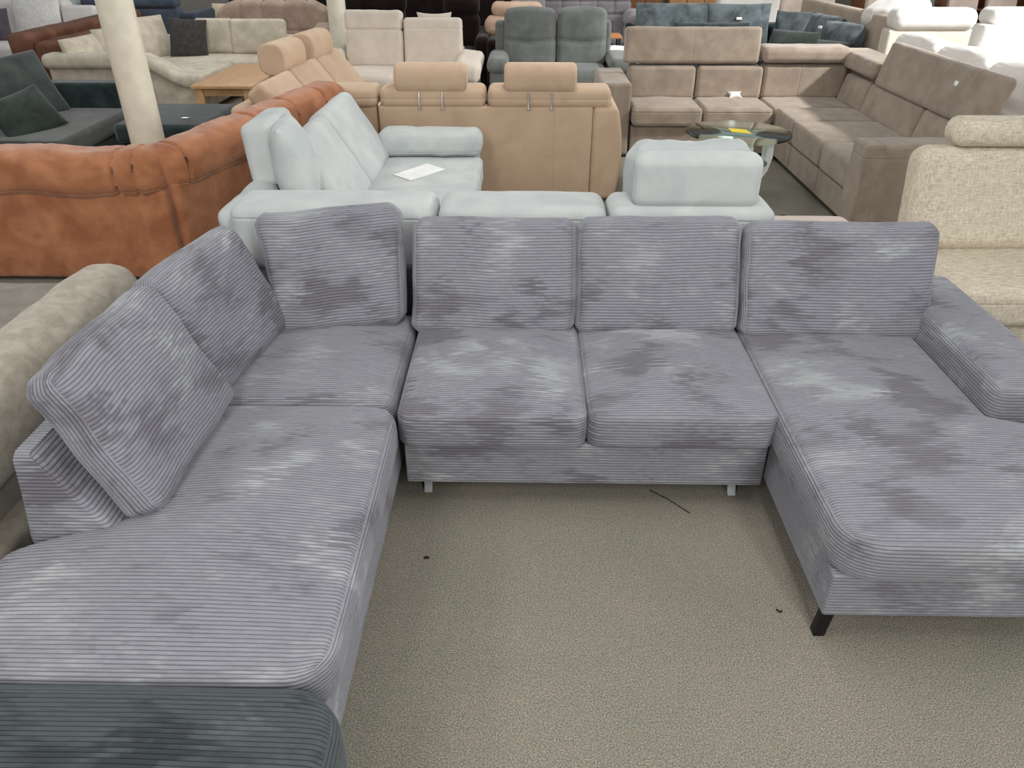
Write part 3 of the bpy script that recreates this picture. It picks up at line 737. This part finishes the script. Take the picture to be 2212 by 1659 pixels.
bx(T, 'base_frame', (-4.9, -2.90), (9.98, 10.8), (.05, .28), 'creamchenille', r=.03)
bx(T, 'base_frame', (-4.9, -3.62), (9.08, 9.97), (.05, .28), 'creamchenille', r=.03)
bx(T, 'back_panel', (-5.33, -5.20), (9.13, 11.0), (.05, .62), 'creamchenille', r=.04)
bx(T, 'back_panel', (-5.28, -2.86), (10.84, 11.0), (.05, .62), 'creamchenille', r=.04)
GC = 'loose cushions of the cream chenille sofa'
lean('chenille_cushion', 'cream cushion at the near end of the chenille sofa, partly behind the column', 'cushion', 'creamchenille', (-4.86, 9.22, .44), R(-8), R(18), pillow(.62, .40, .2, 24, .03, 31), .40, .2, group=GC)
lean('chenille_cushion', 'cream cushion wearing a long paper band on the chenille sofa', 'cushion', 'creamchenille', (-4.72, 9.72, .44), R(-22), R(18), pillow(.60, .44, .2, 24, .03, 32), .44, .2, group=GC)
lean('chenille_cushion', 'cream corner cushion beside the charcoal cushion', 'cushion', 'creamchenille', (-4.62, 10.18, .44), R(-35), R(16), pillow(.62, .50, .2, 24, .03, 33), .50, .2, group=GC)
lean('chenille_cushion', 'narrow cream cushion between the charcoal cushion and the wide one', 'cushion', 'creamchenille', (-4.02, 10.55, .44), R(-90), R(12), softbox(.50, .42, .16, r=.05, crown=.03), .42, .16, group=GC)
lean('chenille_cushion', 'wide rectangular cream cushion at the oak table end of the chenille sofa', 'cushion', 'creamchenille', (-3.44, 10.50, .44), R(-90), R(12), softbox(.70, .42, .16, r=.05, crown=.03), .42, .16, group=GC)
lean('charcoal_cushion', 'square charcoal cushion in the corner of the cream chenille sofa', 'cushion', 'charcoal', (-4.22, 10.25, .44), R(-72), R(16), pillow(.46, .46, .14, 22, .06, 34), .46, .14, roll=R(-6))
def band(P, P0): return P
lean('paper_band', 'white printed paper strip draped over a cream chenille cushion', 'paper', 'paper', (-4.60, 9.66, .46), R(-22), R(20), softbox(.10, .42, .004, r=.001, step=.04, fn=lambda P, P0: P + np.stack([.10 * (P0[:, 1] / .42) ** 2 * -1, 0 * P[:, 0], .04 - .3 * P0[:, 1] ** 2], 1)), .42, .004)

T = thing('coffee_table', 'light oak coffee table with thick square legs beside the cream chenille sofa', 'table', (-3.12, 8.9, 0))
bx(T, 'table_top', (-3.44, -2.80), (8.16, 9.62), (.425, .455), 'oak', r=.004, step=.5)
for lx in (-3.37, -2.87):
    for ly in (8.23, 9.55): bx(T, 'leg', (lx - .04, lx + .04), (ly - .04, ly + .04), (.001, .426), 'oak', r=.004, step=.5)
for ly in (8.23, 9.55): bx(T, 'apron', (-3.33, -2.91), (ly - .012, ly + .012), (.345, .425), 'oak', r=.003, step=.5)
for lx in (-3.37, -2.87): bx(T, 'apron', (lx - .012, lx + .012), (8.27, 9.51), (.345, .425), 'oak', r=.003, step=.5)

# ------------------------------------------------------------------ cream two-seater
T = thing('cream_sofa', 'cream two-seat sofa with one backrest raised higher than the other', 'sofa', (-1.4, 9.3, 0))
bx(T, 'seat_cushion', (-2.12, -1.43), (8.72, 9.5), (.25, .46), 'cream', r=.07, crown=.02)
bx(T, 'seat_cushion', (-1.42, -.74), (8.72, 9.5), (.25, .46), 'cream', r=.07, crown=.02)
bx(T, 'base_frame', (-2.1, -.75), (8.78, 9.72), (.05, .26), 'cream', r=.03)
bx(T, 'back_panel', (-2.1, -.75), (9.74, 10.02), (.05, .615), 'cream', r=.03)
bx(T, 'backrest', (-2.09, -1.425), (9.50, 9.70), (.42, 1.03), 'cream', r=.05, rot=(R(-8), 0, 0), crown=0, wr=.006, wrs=6, grooves=[('z', .10, .018, .014)], step=.025)
bx(T, 'backrest', (-1.415, -.74), (9.50, 9.68), (.42, .955), 'cream', r=.045, rot=(R(-8), 0, 0), wr=.003, grooves=[('z', .15, .004, .01)], step=.025)
def armd(P, P0):
    P[:, 2] -= .10 * np.clip(-P0[:, 1] / .8 + .2, 0, 1) ** 2; return P
for a, b in ((-.78, -.49), (-2.40, -2.10)):
    bx(T, 'armrest', (a, b), (8.75, 9.62), (.44, .62), 'cream', r=.07, Rp=.08, wr=.004, fn=armd, rot=(0, R(8 if a > -1 else -8), 0))
    bx(T, 'side_panel', (a + .04, b - .06), (8.80, 9.8), (.04, .46), 'cream', r=.04)
lean('throw_pillow', 'small cream pillow peeking over the lower backrest of the cream sofa', 'pillow', 'cream', (-1.10, 9.92, .62), R(-90), R(0), pillow(.42, .36, .12, 20, .12, 40), .36, .12)
sheet('paper_card', 'little white card lying beside the far ivory column', 'card', 'paper', [(-2.18, 10.3), (-2.06, 10.25), (-2.0, 10.36), (-2.12, 10.4)], .60)
T = thing('side_table', 'dark side table under the white card behind the cream sofa', 'table', (-2.05, 10.3, 0))
bx(T, 'table_top', (-2.2, -1.9), (10.12, 10.45), (.57, .598), 'black', r=.004)
for lx in (-2.17, -1.93):
    for ly in (10.15, 10.42): bx(T, 'leg', (lx - .015, lx + .015), (ly - .015, ly + .015), (.001, .572), 'black', r=.003)

# ------------------------------------------------------------------ grey recliner two-seater
T = thing('recliner_sofa', 'grey two-seat recliner sofa with puffy split backrests and rolled arms', 'sofa', (.35, 9.5, 0))
for a, b, s in ((-.26, .345, 1), (.355, .93, 2)):
    bx(T, 'backrest', (a, b), (9.62, 9.86), (.42, 1.03), 'greyrec', r=.07, rot=(R(-8), 0, 0), crown=0, wr=.004, wrs=6, seed=s, step=.025,
       fn=lambda P, P0: P + np.stack([0 * P[:, 0], -.045 * np.exp(-((P0[:, 2] - .14) / .16) ** 2) * (P0[:, 1] < 0) * (1 - (P0[:, 0] / .31) ** 2) + .03 * np.exp(-((P0[:, 2] + .045 - .35 * P0[:, 0] ** 2) / .02) ** 2) * (P0[:, 1] < 0), .03 * (1 - (P0[:, 0] / .3) ** 2) * (P0[:, 2] > .1)], 1))
    bx(T, 'seat_cushion', (a, b), (9.0, 9.66), (.22, .47), 'greyrec', r=.07, crown=.03)
for a, b in ((-.44, -.20), (.93, 1.19)):
    bx(T, 'armrest', (a, b), (8.98, 9.80), (.44, .60), 'greyrec', r=.075, Rp=.05)
    bx(T, 'side_panel', (a + .03, b - .03), (9.02, 9.85), (.03, .46), 'greyrec', r=.03)
bx(T, 'base_frame', (-.25, .93), (9.02, 10.0), (.05, .24), 'greyrec', r=.02)
bx(T, 'back_panel', (-.37, 1.0), (9.80, 9.98), (.1, .90), 'greyrec', r=.04)
lean('price_tag', 'small pale tag on the second backrest of the grey recliner sofa', 'tag', 'paper', (.665, 9.635, .955), R(-90), R(8), softbox(.08, .035, .004, r=.001, step=.05), .035, .004)

# ------------------------------------------------------------------ petrol velvet corner sofa
T = thing('petrol_sofa', 'petrol-grey velvet corner sofa behind the taupe headrest', 'sofa', (2.8, 10.8, 0))
bx(T, 'base_frame', (1.35, 3.98), (10.3, 11.38), (.04, .40), 'petroldark', r=.04)
bx(T, 'backrest', (1.35, 3.98), (11.4, 11.6), (.3, .72), 'petroldark', r=.04)
bx(T, 'base_frame', (3.35, 3.92), (9.5, 10.29), (.04, .40), 'petroldark', r=.04)
bx(T, 'backrest', (3.93, 4.02), (9.6, 11.5), (.1, .62), 'petroldark', r=.04)
GP = 'loose cushions of the petrol velvet sofa'
lean('velvet_cushion', 'wide petrol-grey velvet cushion nearest the grey tufted sofa arm', 'cushion', 'petrol', (1.93, 11.0, .45), R(-90), R(10), pillow(.98, .56, .2, 28, .02, 50), .56, .2, group=GP)
lean('velvet_cushion', 'petrol-grey velvet cushion with a pointed corner beside the wide one', 'cushion', 'petrol', (2.80, 10.98, .45), R(-90), R(10), pillow(.84, .56, .2, 28, .04, 51), .56, .2, group=GP)
lean('velvet_cushion', 'long dark teal lumbar cushion in front of the petrol-grey ones', 'cushion', 'petroldark', (2.42, 10.76, .48), R(-90), R(20), pillow(.98, .34, .16, 24, .02, 52), .34, .16, group=GP)
lean('velvet_cushion', 'crumpled petrol cushion in the corner of the petrol velvet sofa', 'cushion', 'petrol', (3.42, 10.9, .45), R(-120), R(18), pillow(.5, .50, .18, 24, .05, 53, .015), .50, .18, group=GP)
lean('velvet_cushion', 'petrol cushion on the side wing, the one further from the cream armchair', 'cushion', 'petrol', (3.60, 10.75, .42), R(-160), R(22), softbox(.66, .52, .18, r=.06, crown=.04, wr=.012), .52, .18, group=GP)
lean('velvet_cushion', 'petrol cushion with a small pale tag on the side wing', 'cushion', 'petrol', (3.63, 10.10, .42), R(-160), R(24), softbox(.64, .50, .18, r=.06, crown=.04, wr=.012, seed=3), .50, .18, group=GP)
lean('velvet_cushion', 'low dark green velvet cushion lying just above the taupe headrest edge', 'cushion', 'mossdark', (3.12, 10.0, .45), R(-130), R(28), pillow(.62, .40, .2, 24, .04, 54, .012), .40, .2, group=GP)
lean('velvet_cushion', 'dark moss cushion lying in front of the tagged petrol cushion', 'cushion', 'mossdark', (3.45, 9.72, .45), R(-140), R(34), pillow(.55, .34, .18, 24, .04, 55, .012), .34, .18, group=GP)
lean('price_tag', 'tiny pale tag on a petrol velvet cushion', 'tag', 'paper', (3.51, 10.02, .80), R(-160), R(24), softbox(.06, .03, .01, r=.002, step=.05), .03, -.035)
lean('price_tag', 'tiny white tag on the petrol cushion row behind the lumbar cushion', 'tag', 'paper', (2.78, 11.02, .80), R(-90), R(10), softbox(.07, .03, .01, r=.002, step=.05), .03, -.0)

# ------------------------------------------------------------------ rose-beige quilted sofa
T = thing('quilted_sofa', 'rose-beige quilted sofa with an arched tufted back, behind the cream chenille sofa', 'sofa', (-3.5, 11.5, 0))
def arch(P, P0):
    P[:, 2] -= .14 * np.clip(np.abs(P0[:, 0]) / .78 - .62, 0, 1) ** 1.6 * 6 * np.clip(P0[:, 2] / .6 + .5, 0, 1) * .75
    return P
bx(T, 'backrest', (-4.28, -2.68), (11.45, 11.72), (.40, .985), 'rose', r=.08, fn=arch, step=.03, wr=.003,
   grooves=[('x', k, .018, .03) for k in (-.45, -.15, .15, .45)] + [('z', -.08, .012, .02)])
bx(T, 'seat_cushion', (-4.1, -2.85), (10.98 + .1, 11.5), (.2, .45), 'rose', r=.06, crown=.02)
for a, b in ((-2.92, -2.66), (-4.32, -4.06)):
    bx(T, 'armrest', (a, b), (11.04, 11.7), (.52, .70), 'rose', r=.08, Rp=.06, wr=.004, rot=(R(12), 0, 0))
    bx(T, 'side_panel', (a + .04, b - .04), (11.08, 11.7), (.03, .56), 'rose', r=.04)
bx(T, 'base_frame', (-4.1, -2.85), (11.08, 11.72), (.05, .22), 'rose', r=.02)

# ------------------------------------------------------------------ brown leather sofa far side
T = thing('leather_sofa', 'brown leather sofa with a stepped double back, behind the cream chenille sofa', 'sofa', (-5.7, 10.3, 0))
bx(T, 'backrest', (-5.93, -5.65), (9.30, 12.3), (.30, .815), 'leather', r=.08, wr=.005, wrs=4, grooves=[('y', -.45, .012, .015), ('y', .75, .012, .015)], rot=(0, 0, R(0)))
bx(T, 'back_panel', (-5.67, -5.45), (9.34, 12.3), (.04, .715), 'leather', r=.06, wr=.004, rot=(0, 0, R(0)))
bx(T, 'seat', (-6.45, -5.95), (9.4, 12.2), (.06, .44), 'leather', r=.05)
T = thing('leather_footstool', 'low brown leather footstool just behind the moss-black velvet sofa', 'footstool', (-5.2, 8.0, 0))
bx(T, 'seat_pad', (-5.75, -4.72), (7.75, 8.30), (.18, .44), 'leather', r=.08, Rp=.1, crown=.02, wr=.005)
bx(T, 'base_frame', (-5.65, -4.82), (7.82, 8.24), (.001, .19), 'leather', r=.02)

# ------------------------------------------------------------------ far background furniture
T = thing('white_armchair', 'white armchair at the far edge of the showroom, beyond the brown leather sofa', 'armchair', (-7.2, 11.6, 0))
bx(T, 'seat_cushion', (-7.9, -6.5), (10.9, 11.9), (.25, .48), 'white', r=.07, crown=.02)
bx(T, 'backrest', (-7.9, -6.5), (11.8, 12.05), (.3, .95), 'white', r=.07)
bx(T, 'base_frame', (-7.9, -6.5), (10.95, 12.0), (.04, .26), 'beigecloth', r=.03)
lean('fur_pillow', 'large square white pillow with a fluffy edge on the white armchair', 'pillow', 'fur', (-6.85, 11.5, .50), R(-88), R(12), pillow(.66, .62, .2, 24, .03, 61), .62, .2)
lean('white_cushion', 'plain white cushion beside the fluffy white pillow', 'cushion', 'white', (-6.28, 11.6, .46), R(-90), R(10), softbox(.50, .46, .16, r=.06, crown=.03), .46, .16)
lean('plum_cushion', 'plum-grey cushion cut by the photo edge on the white armchair', 'cushion', 'purple', (-7.28, 11.2, .50), R(-80), R(14), pillow(.42, .42, .14, 20, .04, 62), .42, .14)
T = thing('fur_stool', 'white sheepskin-covered stool with a brown base, next to the brown leather sofa', 'stool', (-5.95, 8.9, 0))
bx(T, 'seat_pad', (-6.25, -5.62), (8.58, 9.18), (.36, .56), 'fur', r=.09, Rp=.1, crown=.03, wr=.012, wrs=14)
bx(T, 'base_frame', (-6.18, -5.70), (8.64, 9.12), (.001, .37), 'leather', r=.04)
T = thing('wood_table', 'small reddish wooden table at the photo edge near the white stool', 'table', (-7.1, 9.9, 0))
bx(T, 'table_top', (-7.6, -6.62), (9.55, 10.2), (.50, .53), 'oakdark', r=.004)
for lx in (-7.5, -6.66):
    for ly in (9.62, 10.12): bx(T, 'leg', (lx - .02, lx + .02), (ly - .02, ly + .02), (.001, .502), 'oakdark', r=.003)
T = thing('slate_sofa', 'slate-blue sofa with a thick rolled back, behind the brown leather sofa', 'sofa', (-6.0, 12.9, 0))
bx(T, 'backrest', (-6.75, -5.25), (12.62, 12.85), (.2, .78), 'navy', r=.05, wr=.002)
bx(T, 'headrest', (-6.72, -5.27), (12.60, 12.86), (.79, .93), 'navy', r=.06)
bx(T, 'seat', (-6.7, -5.3), (12.86, 13.6), (.08, .44), 'navy', r=.05)
bx(T, 'armrest', (-5.25, -5.02), (12.6, 13.6), (.06, .72), 'navydark', r=.05)
T = thing('glass_bowl_chair', 'pale grey swivel chair between the white cushion and the slate-blue sofa', 'chair', (-6.95, 12.7, 0))
bx(T, 'shell', (-7.3, -6.72), (12.5, 13.0), (.42, .90), 'plasticgrey', r=.2, crown=.02)
part(T, 'pedestal', 'metal', tube([(0, 0, 0), (0, 0, .02), (0, 0, .05), (0, 0, .45)], [.2, .2, .03, .03], 16), (-7.0, 12.75, 0))
T = thing('deep_slate_sofa', 'dark slate sofa behind the pale yellow pillow', 'sofa', (-4.5, 13.8, 0))
bx(T, 'backrest', (-4.98, -3.9), (14.0, 14.3), (.2, 1.0), 'navydark', r=.08)
bx(T, 'seat', (-4.95, -4.0), (13.3, 14.05), (.08, .46), 'navydark', r=.05)
bx(T, 'armrest', (-4.16, -3.88), (13.2, 14.1), (.06, .76), 'navydark', r=.12)
lean('throw_pillow', 'pale yellow pillow beside the slate-blue sofa', 'pillow', 'pillowcream', (-4.85, 13.4, .47), R(-90), R(15), pillow(.46, .34, .14, 20, .03, 63), .34, .14)

GBk = 'blackish-brown recliners in the dark rear area'
T = thing('dark_armchair', 'blackish-brown high-back armchair behind the raised cream backrest', 'armchair', (-2.1, 11.5, 0), group=GBk)
bx(T, 'backrest', (-2.45, -1.66), (11.3, 11.6), (.4, 1.12), 'black', r=.08, crown=0)
bx(T, 'headrest', (-2.5, -1.62), (11.24, 11.5), (.86, 1.08), 'black', r=.08)
bx(T, 'seat_cushion', (-2.4, -1.7), (10.7, 11.4), (.1, .46), 'black', r=.06)
for a, b in ((-2.62, -2.4), (-1.72, -1.5)): bx(T, 'armrest', (a, b), (10.65, 11.5), (.02, .62), 'black', r=.07)
T = thing('dark_armchair', 'blackish-brown puffy armchair between the cream sofa and the grey recliner sofa', 'armchair', (-.95, 11.2, 0), group=GBk)
bx(T, 'backrest', (-1.1, -.62), (11.0, 11.3), (.4, 1.10), 'black', r=.12, grooves=[('z', .1, .03, .03)])
bx(T, 'seat_cushion', (-1.3, -.6), (10.45, 11.1), (.1, .48), 'black', r=.08)
bx(T, 'armrest', (-.66, -.46), (10.4, 11.2), (.02, .66), 'black', r=.08)
bx(T, 'armrest', (-1.42, -1.2), (10.4, 11.2), (.02, .66), 'black', r=.08)
T = thing('dark_sofa', 'long blackish-brown sofa closing off the dark rear area', 'sofa', (-1.2, 13.2, 0))
bx(T, 'backrest', (-3.3, .1), (13.2, 13.5), (.3, 1.10), 'black', r=.06, grooves=[('x', 0, .01, .02)])
bx(T, 'seat', (-3.3, .1), (12.4, 13.2), (.02, .5), 'black', r=.06)
T = thing('beige_recliner', 'pinkish-beige leather recliner with stacked puffy pads beside the grey recliner sofa', 'armchair', (-.35, 10.9, 0))
bx(T, 'backrest', (-.55, .25), (10.75, 11.0), (.62, .86), 'pillowbeige', r=.11, wr=.008)
bx(T, 'headrest', (-.46, .2), (10.8, 11.05), (.84, 1.02), 'pillowbeige', r=.09, wr=.006)
bx(T, 'base_frame', (-.5, .3), (10.3, 11.05), (.02, .64), 'black', r=.06)
lean('patterned_cushion', 'grey cushion with a small pale pattern on the grey tufted sofa', 'cushion', 'tuft', (.05, 11.7, .62), R(-80), R(14), pillow(.5, .46, .16, 22, .04, 70), .46, .16)
T = thing('tufted_sofa', 'mid-grey tufted sofa with flared rolled arms, behind the grey recliner sofa', 'sofa', (.8, 12.2, 0))
bx(T, 'backrest', (.0, 1.5), (12.1, 12.4), (.3, 1.12), 'tuft', r=.07, step=.03, grooves=[('x', k, .015, .02) for k in (-.5, -.25, 0, .25, .5)] + [('z', .05, .02, .02), ('z', .22, .02, .02)])
bx(T, 'seat_cushion', (-.1, 1.4), (11.45, 12.15), (.2, .50), 'tuft', r=.06, crown=.02)
for a, b, s in ((1.38, 1.66, 1), (-.4, -.12, -1)):
    bx(T, 'armrest', (a, b), (11.4, 12.2), (.60, .84), 'tuft', r=.1, Rp=.06)
    bx(T, 'side_panel', (a + .02, b - .06), (11.45, 12.2), (.02, .64), 'tuft', r=.05)
T = thing('oak_side_table', 'small oak side table with a thin black frame beside the grey tufted sofa', 'table', (1.08, 10.95, 0))
bx(T, 'table_top', (.75, 1.24), (10.75, 11.12), (.60, .63), 'oakdark', r=.004)
for lx in (.78, 1.21):
    for ly in (10.78, 11.08): bx(T, 'leg', (lx - .012, lx + .012), (ly - .012, ly + .012), (.001, .602), 'blackmetal', r=.002)
T = thing('sheepskin_stool', 'bright white sheepskin stool in the gap beside the taupe headrest', 'stool', (1.1, 10.3, 0))
bx(T, 'seat_pad', (.80, 1.42), (10.0, 10.55), (.36, .545), 'fur', r=.09, Rp=.12, crown=.02, wr=.012, wrs=14)
bx(T, 'base_frame', (.88, 1.34), (10.06, 10.5), (.001, .37), 'cream', r=.03)

# ------------------------------------------------------------------ cream and white pieces by the window
T = thing('bolster_sofa', 'cream corner sofa with a beige side wing and a fat white back bolster', 'sofa', (4.4, 10.2, 0))
g = softbox(2.75, .16, .96, r=.05, step=.06)
part(T, 'side_panel', 'beigecloth', g, (4.08, 10.74, .50), (0, 0, R(-85.6)))
g = softbox(2.4, .60, .30, r=.08, step=.06)
part(T, 'seat_cushion', 'cream', g, (4.50, 10.80, .50), (0, 0, R(-85.6)))
bx(T, 'back_panel', (4.02, 4.98), (9.30, 9.52), (.04, .87), 'cream', r=.03)
bx(T, 'bolster', (4.04, 4.96), (9.24, 9.56), (.86, 1.085), 'white', r=.10, wr=.002)
lean('white_cushion', 'white bulging cushion lying on the beige side wing, above the petrol cushions', 'cushion', 'white', (4.06, 9.86, .97), R(-160), R(66), softbox(.70, .52, .22, r=.10, Rp=.10, crown=.05, wr=.01, step=.03), .52, .22)
T = thing('white_sofa', 'big white sunlit sofa nearest the window', 'sofa', (5.1, 7.9, 0))
bx(T, 'back_panel', (4.52, 6.2), (8.30, 8.56), (.04, 1.02), 'white', r=.04)
bx(T, 'headrest', (4.60, 6.2), (8.34, 8.68), (1.0, 1.16), 'white', r=.07)
bx(T, 'armrest', (4.36, 4.54), (7.55, 8.58), (.04, .80), 'white', r=.04)
bx(T, 'seat_cushion', (4.56, 6.2), (7.3, 8.32), (.2, .50), 'white', r=.06, crown=.02)
bx(T, 'base_frame', (4.56, 6.2), (7.35, 8.30), (.04, .21), 'white', r=.02)
T = thing('fluffy_sofa', 'white plush sofa running behind the tall taupe headrest', 'sofa', (3.9, 6.7, 0))
bx(T, 'back_panel', (3.36, 3.52), (5.2, 7.9), (.04, .74), 'white', r=.05)
for a, b in ((7.02, 7.85), (6.18, 7.01), (5.34, 6.17)):
    bx(T, 'back_cushion', (3.42, 3.72), (a, b), (.55, 1.0 - .0), 'white', r=.09, crown=.03, wr=.006, rot=(0, R(8), 0))
bx(T, 'seat_cushion', (3.7, 4.35), (5.2, 7.5), (.24, .46), 'white', r=.06, crown=.02)
bx(T, 'base_frame', (3.52, 4.33), (5.2, 7.5), (.04, .24), 'beigecloth', r=.02)

# shelving with goods at the far wall
def cabinet(name, label, x0, x1, mat, n=3):
    T = thing(name, label, 'cabinet', ((x0 + x1) / 2, 14.4, 0), group='wooden cabinets along the far wall')
    bx(T, 'body', (x0, x1), (14.2, 14.7), (.001, 1.9), mat, r=.004, step=.5)
    for k in range(n):
        a = x0 + (x1 - x0) * k / n; b = x0 + (x1 - x0) * (k + 1) / n
        bx(T, 'door', (a + .01, b - .01), (14.178, 14.2), (.05, 1.85), mat, r=.004, step=.5)
cabinet('wooden_cabinet', 'reddish-brown wooden cabinet beyond the tufted sofa arm', 1.72, 2.25, 'cabinet', 2)
cabinet('wooden_cabinet', 'honey-coloured wooden cabinet beyond the petrol velvet cushions', 2.38, 3.25, 'cabinetlight', 3)
T = thing('white_lounger', 'white armchair in the sunlight beyond the petrol velvet sofa', 'armchair', (3.4, 12.7, 0))
bx(T, 'backrest', (2.9, 3.85), (12.9, 13.15), (.2, .94), 'white', r=.06)
bx(T, 'seat_cushion', (2.9, 3.85), (12.2, 12.92), (.1, .5), 'white', r=.06)
T = thing('pink_armchair', 'dusty pink armchair beyond the petrol velvet sofa corner', 'armchair', (4.45, 13.4, 0))
bx(T, 'backrest', (4.0, 4.9), (13.5, 13.8), (.2, .92), 'blanket', r=.08)
bx(T, 'seat_cushion', (4.0, 4.9), (12.95, 13.52), (.1, .48), 'blanket', r=.06)
T = thing('display_shelf', 'brown wooden display shelf behind the white sofas', 'shelf', (7.0, 13.6, 0))
bx(T, 'back_panel', (5.3, 9.4), (13.9, 13.94), (.001, 1.9), 'cabinet', r=.004, step=.5)
for z in (.02, .45, .70, 1.15, 1.7): bx(T, 'shelf_board', (5.3, 9.4), (13.45, 13.9), (z, z + .03), 'cabinet', r=.003, step=.5)
for x0 in (5.3, 6.3, 7.3, 8.3, 9.36): bx(T, 'upright', (x0, x0 + .04), (13.45, 13.9), (.001, 1.9), 'cabinet', r=.003, step=.5)
for k, (x0, lab, mt) in enumerate(((5.35, 'folded grey-beige blanket hanging from the shelf above the white bolster', 'blanket'), (5.95, 'dark grey blanket hanging on the display shelf', 'greyrec'), (6.62, 'pale blanket with brown blotches on the display shelf, next to the dark grey one', 'blanket'), (7.22, 'second pale blotched blanket hanging on the display shelf', 'blanket'), (7.92, 'pale pink blanket at the edge of the photo on the display shelf', 'blanket'))):
    g = softbox(.46, .10, .70, r=.03, step=.04, wr=.012, seed=k)
    tag(link('hanging_blanket', to_mesh('hanging_blanket', g[0], g[1], M[mt]), None, (x0 + .2, 13.36, .62), (R(-8), 0, 0)), lab, 'blanket', 'blankets hanging on the display shelf')

# ------------------------------------------------------------------ specks on the carpet
def lint(x, y, pts, lab, r=.0016):
    V, F = tube([(p[0], p[1], .004) for p in pts], r, 6)
    tag(link('lint', to_mesh('lint', V, F, M['lint']), None, (x, y, 0)), lab, 'lint', 'dark lint on the carpet')
lint(.62, 2.20, [(-.13, .10), (-.07, .05), (0, -.03)], 'thin dark thread sticking out from under the sofa bed')
lint(-.33, 1.92, [(-.006, 0), (.004, .004), (.01, 0)], 'dark fluff on the carpet near the long chaise', .004)
lint(.82, 1.70, [(-.008, .01), (0, 0), (.008, .004)], 'dark fluff on the carpet near the black chaise leg', .003)
lint(1.93, 5.55, [(-.02, .0), (0, .004), (.02, 0)], 'dark fluff on the carpet between glass table and taupe sofa', .005)
for o in bpy.data.objects:
    for k in ('_loc', '_w'):
        if k in o: del o[k]
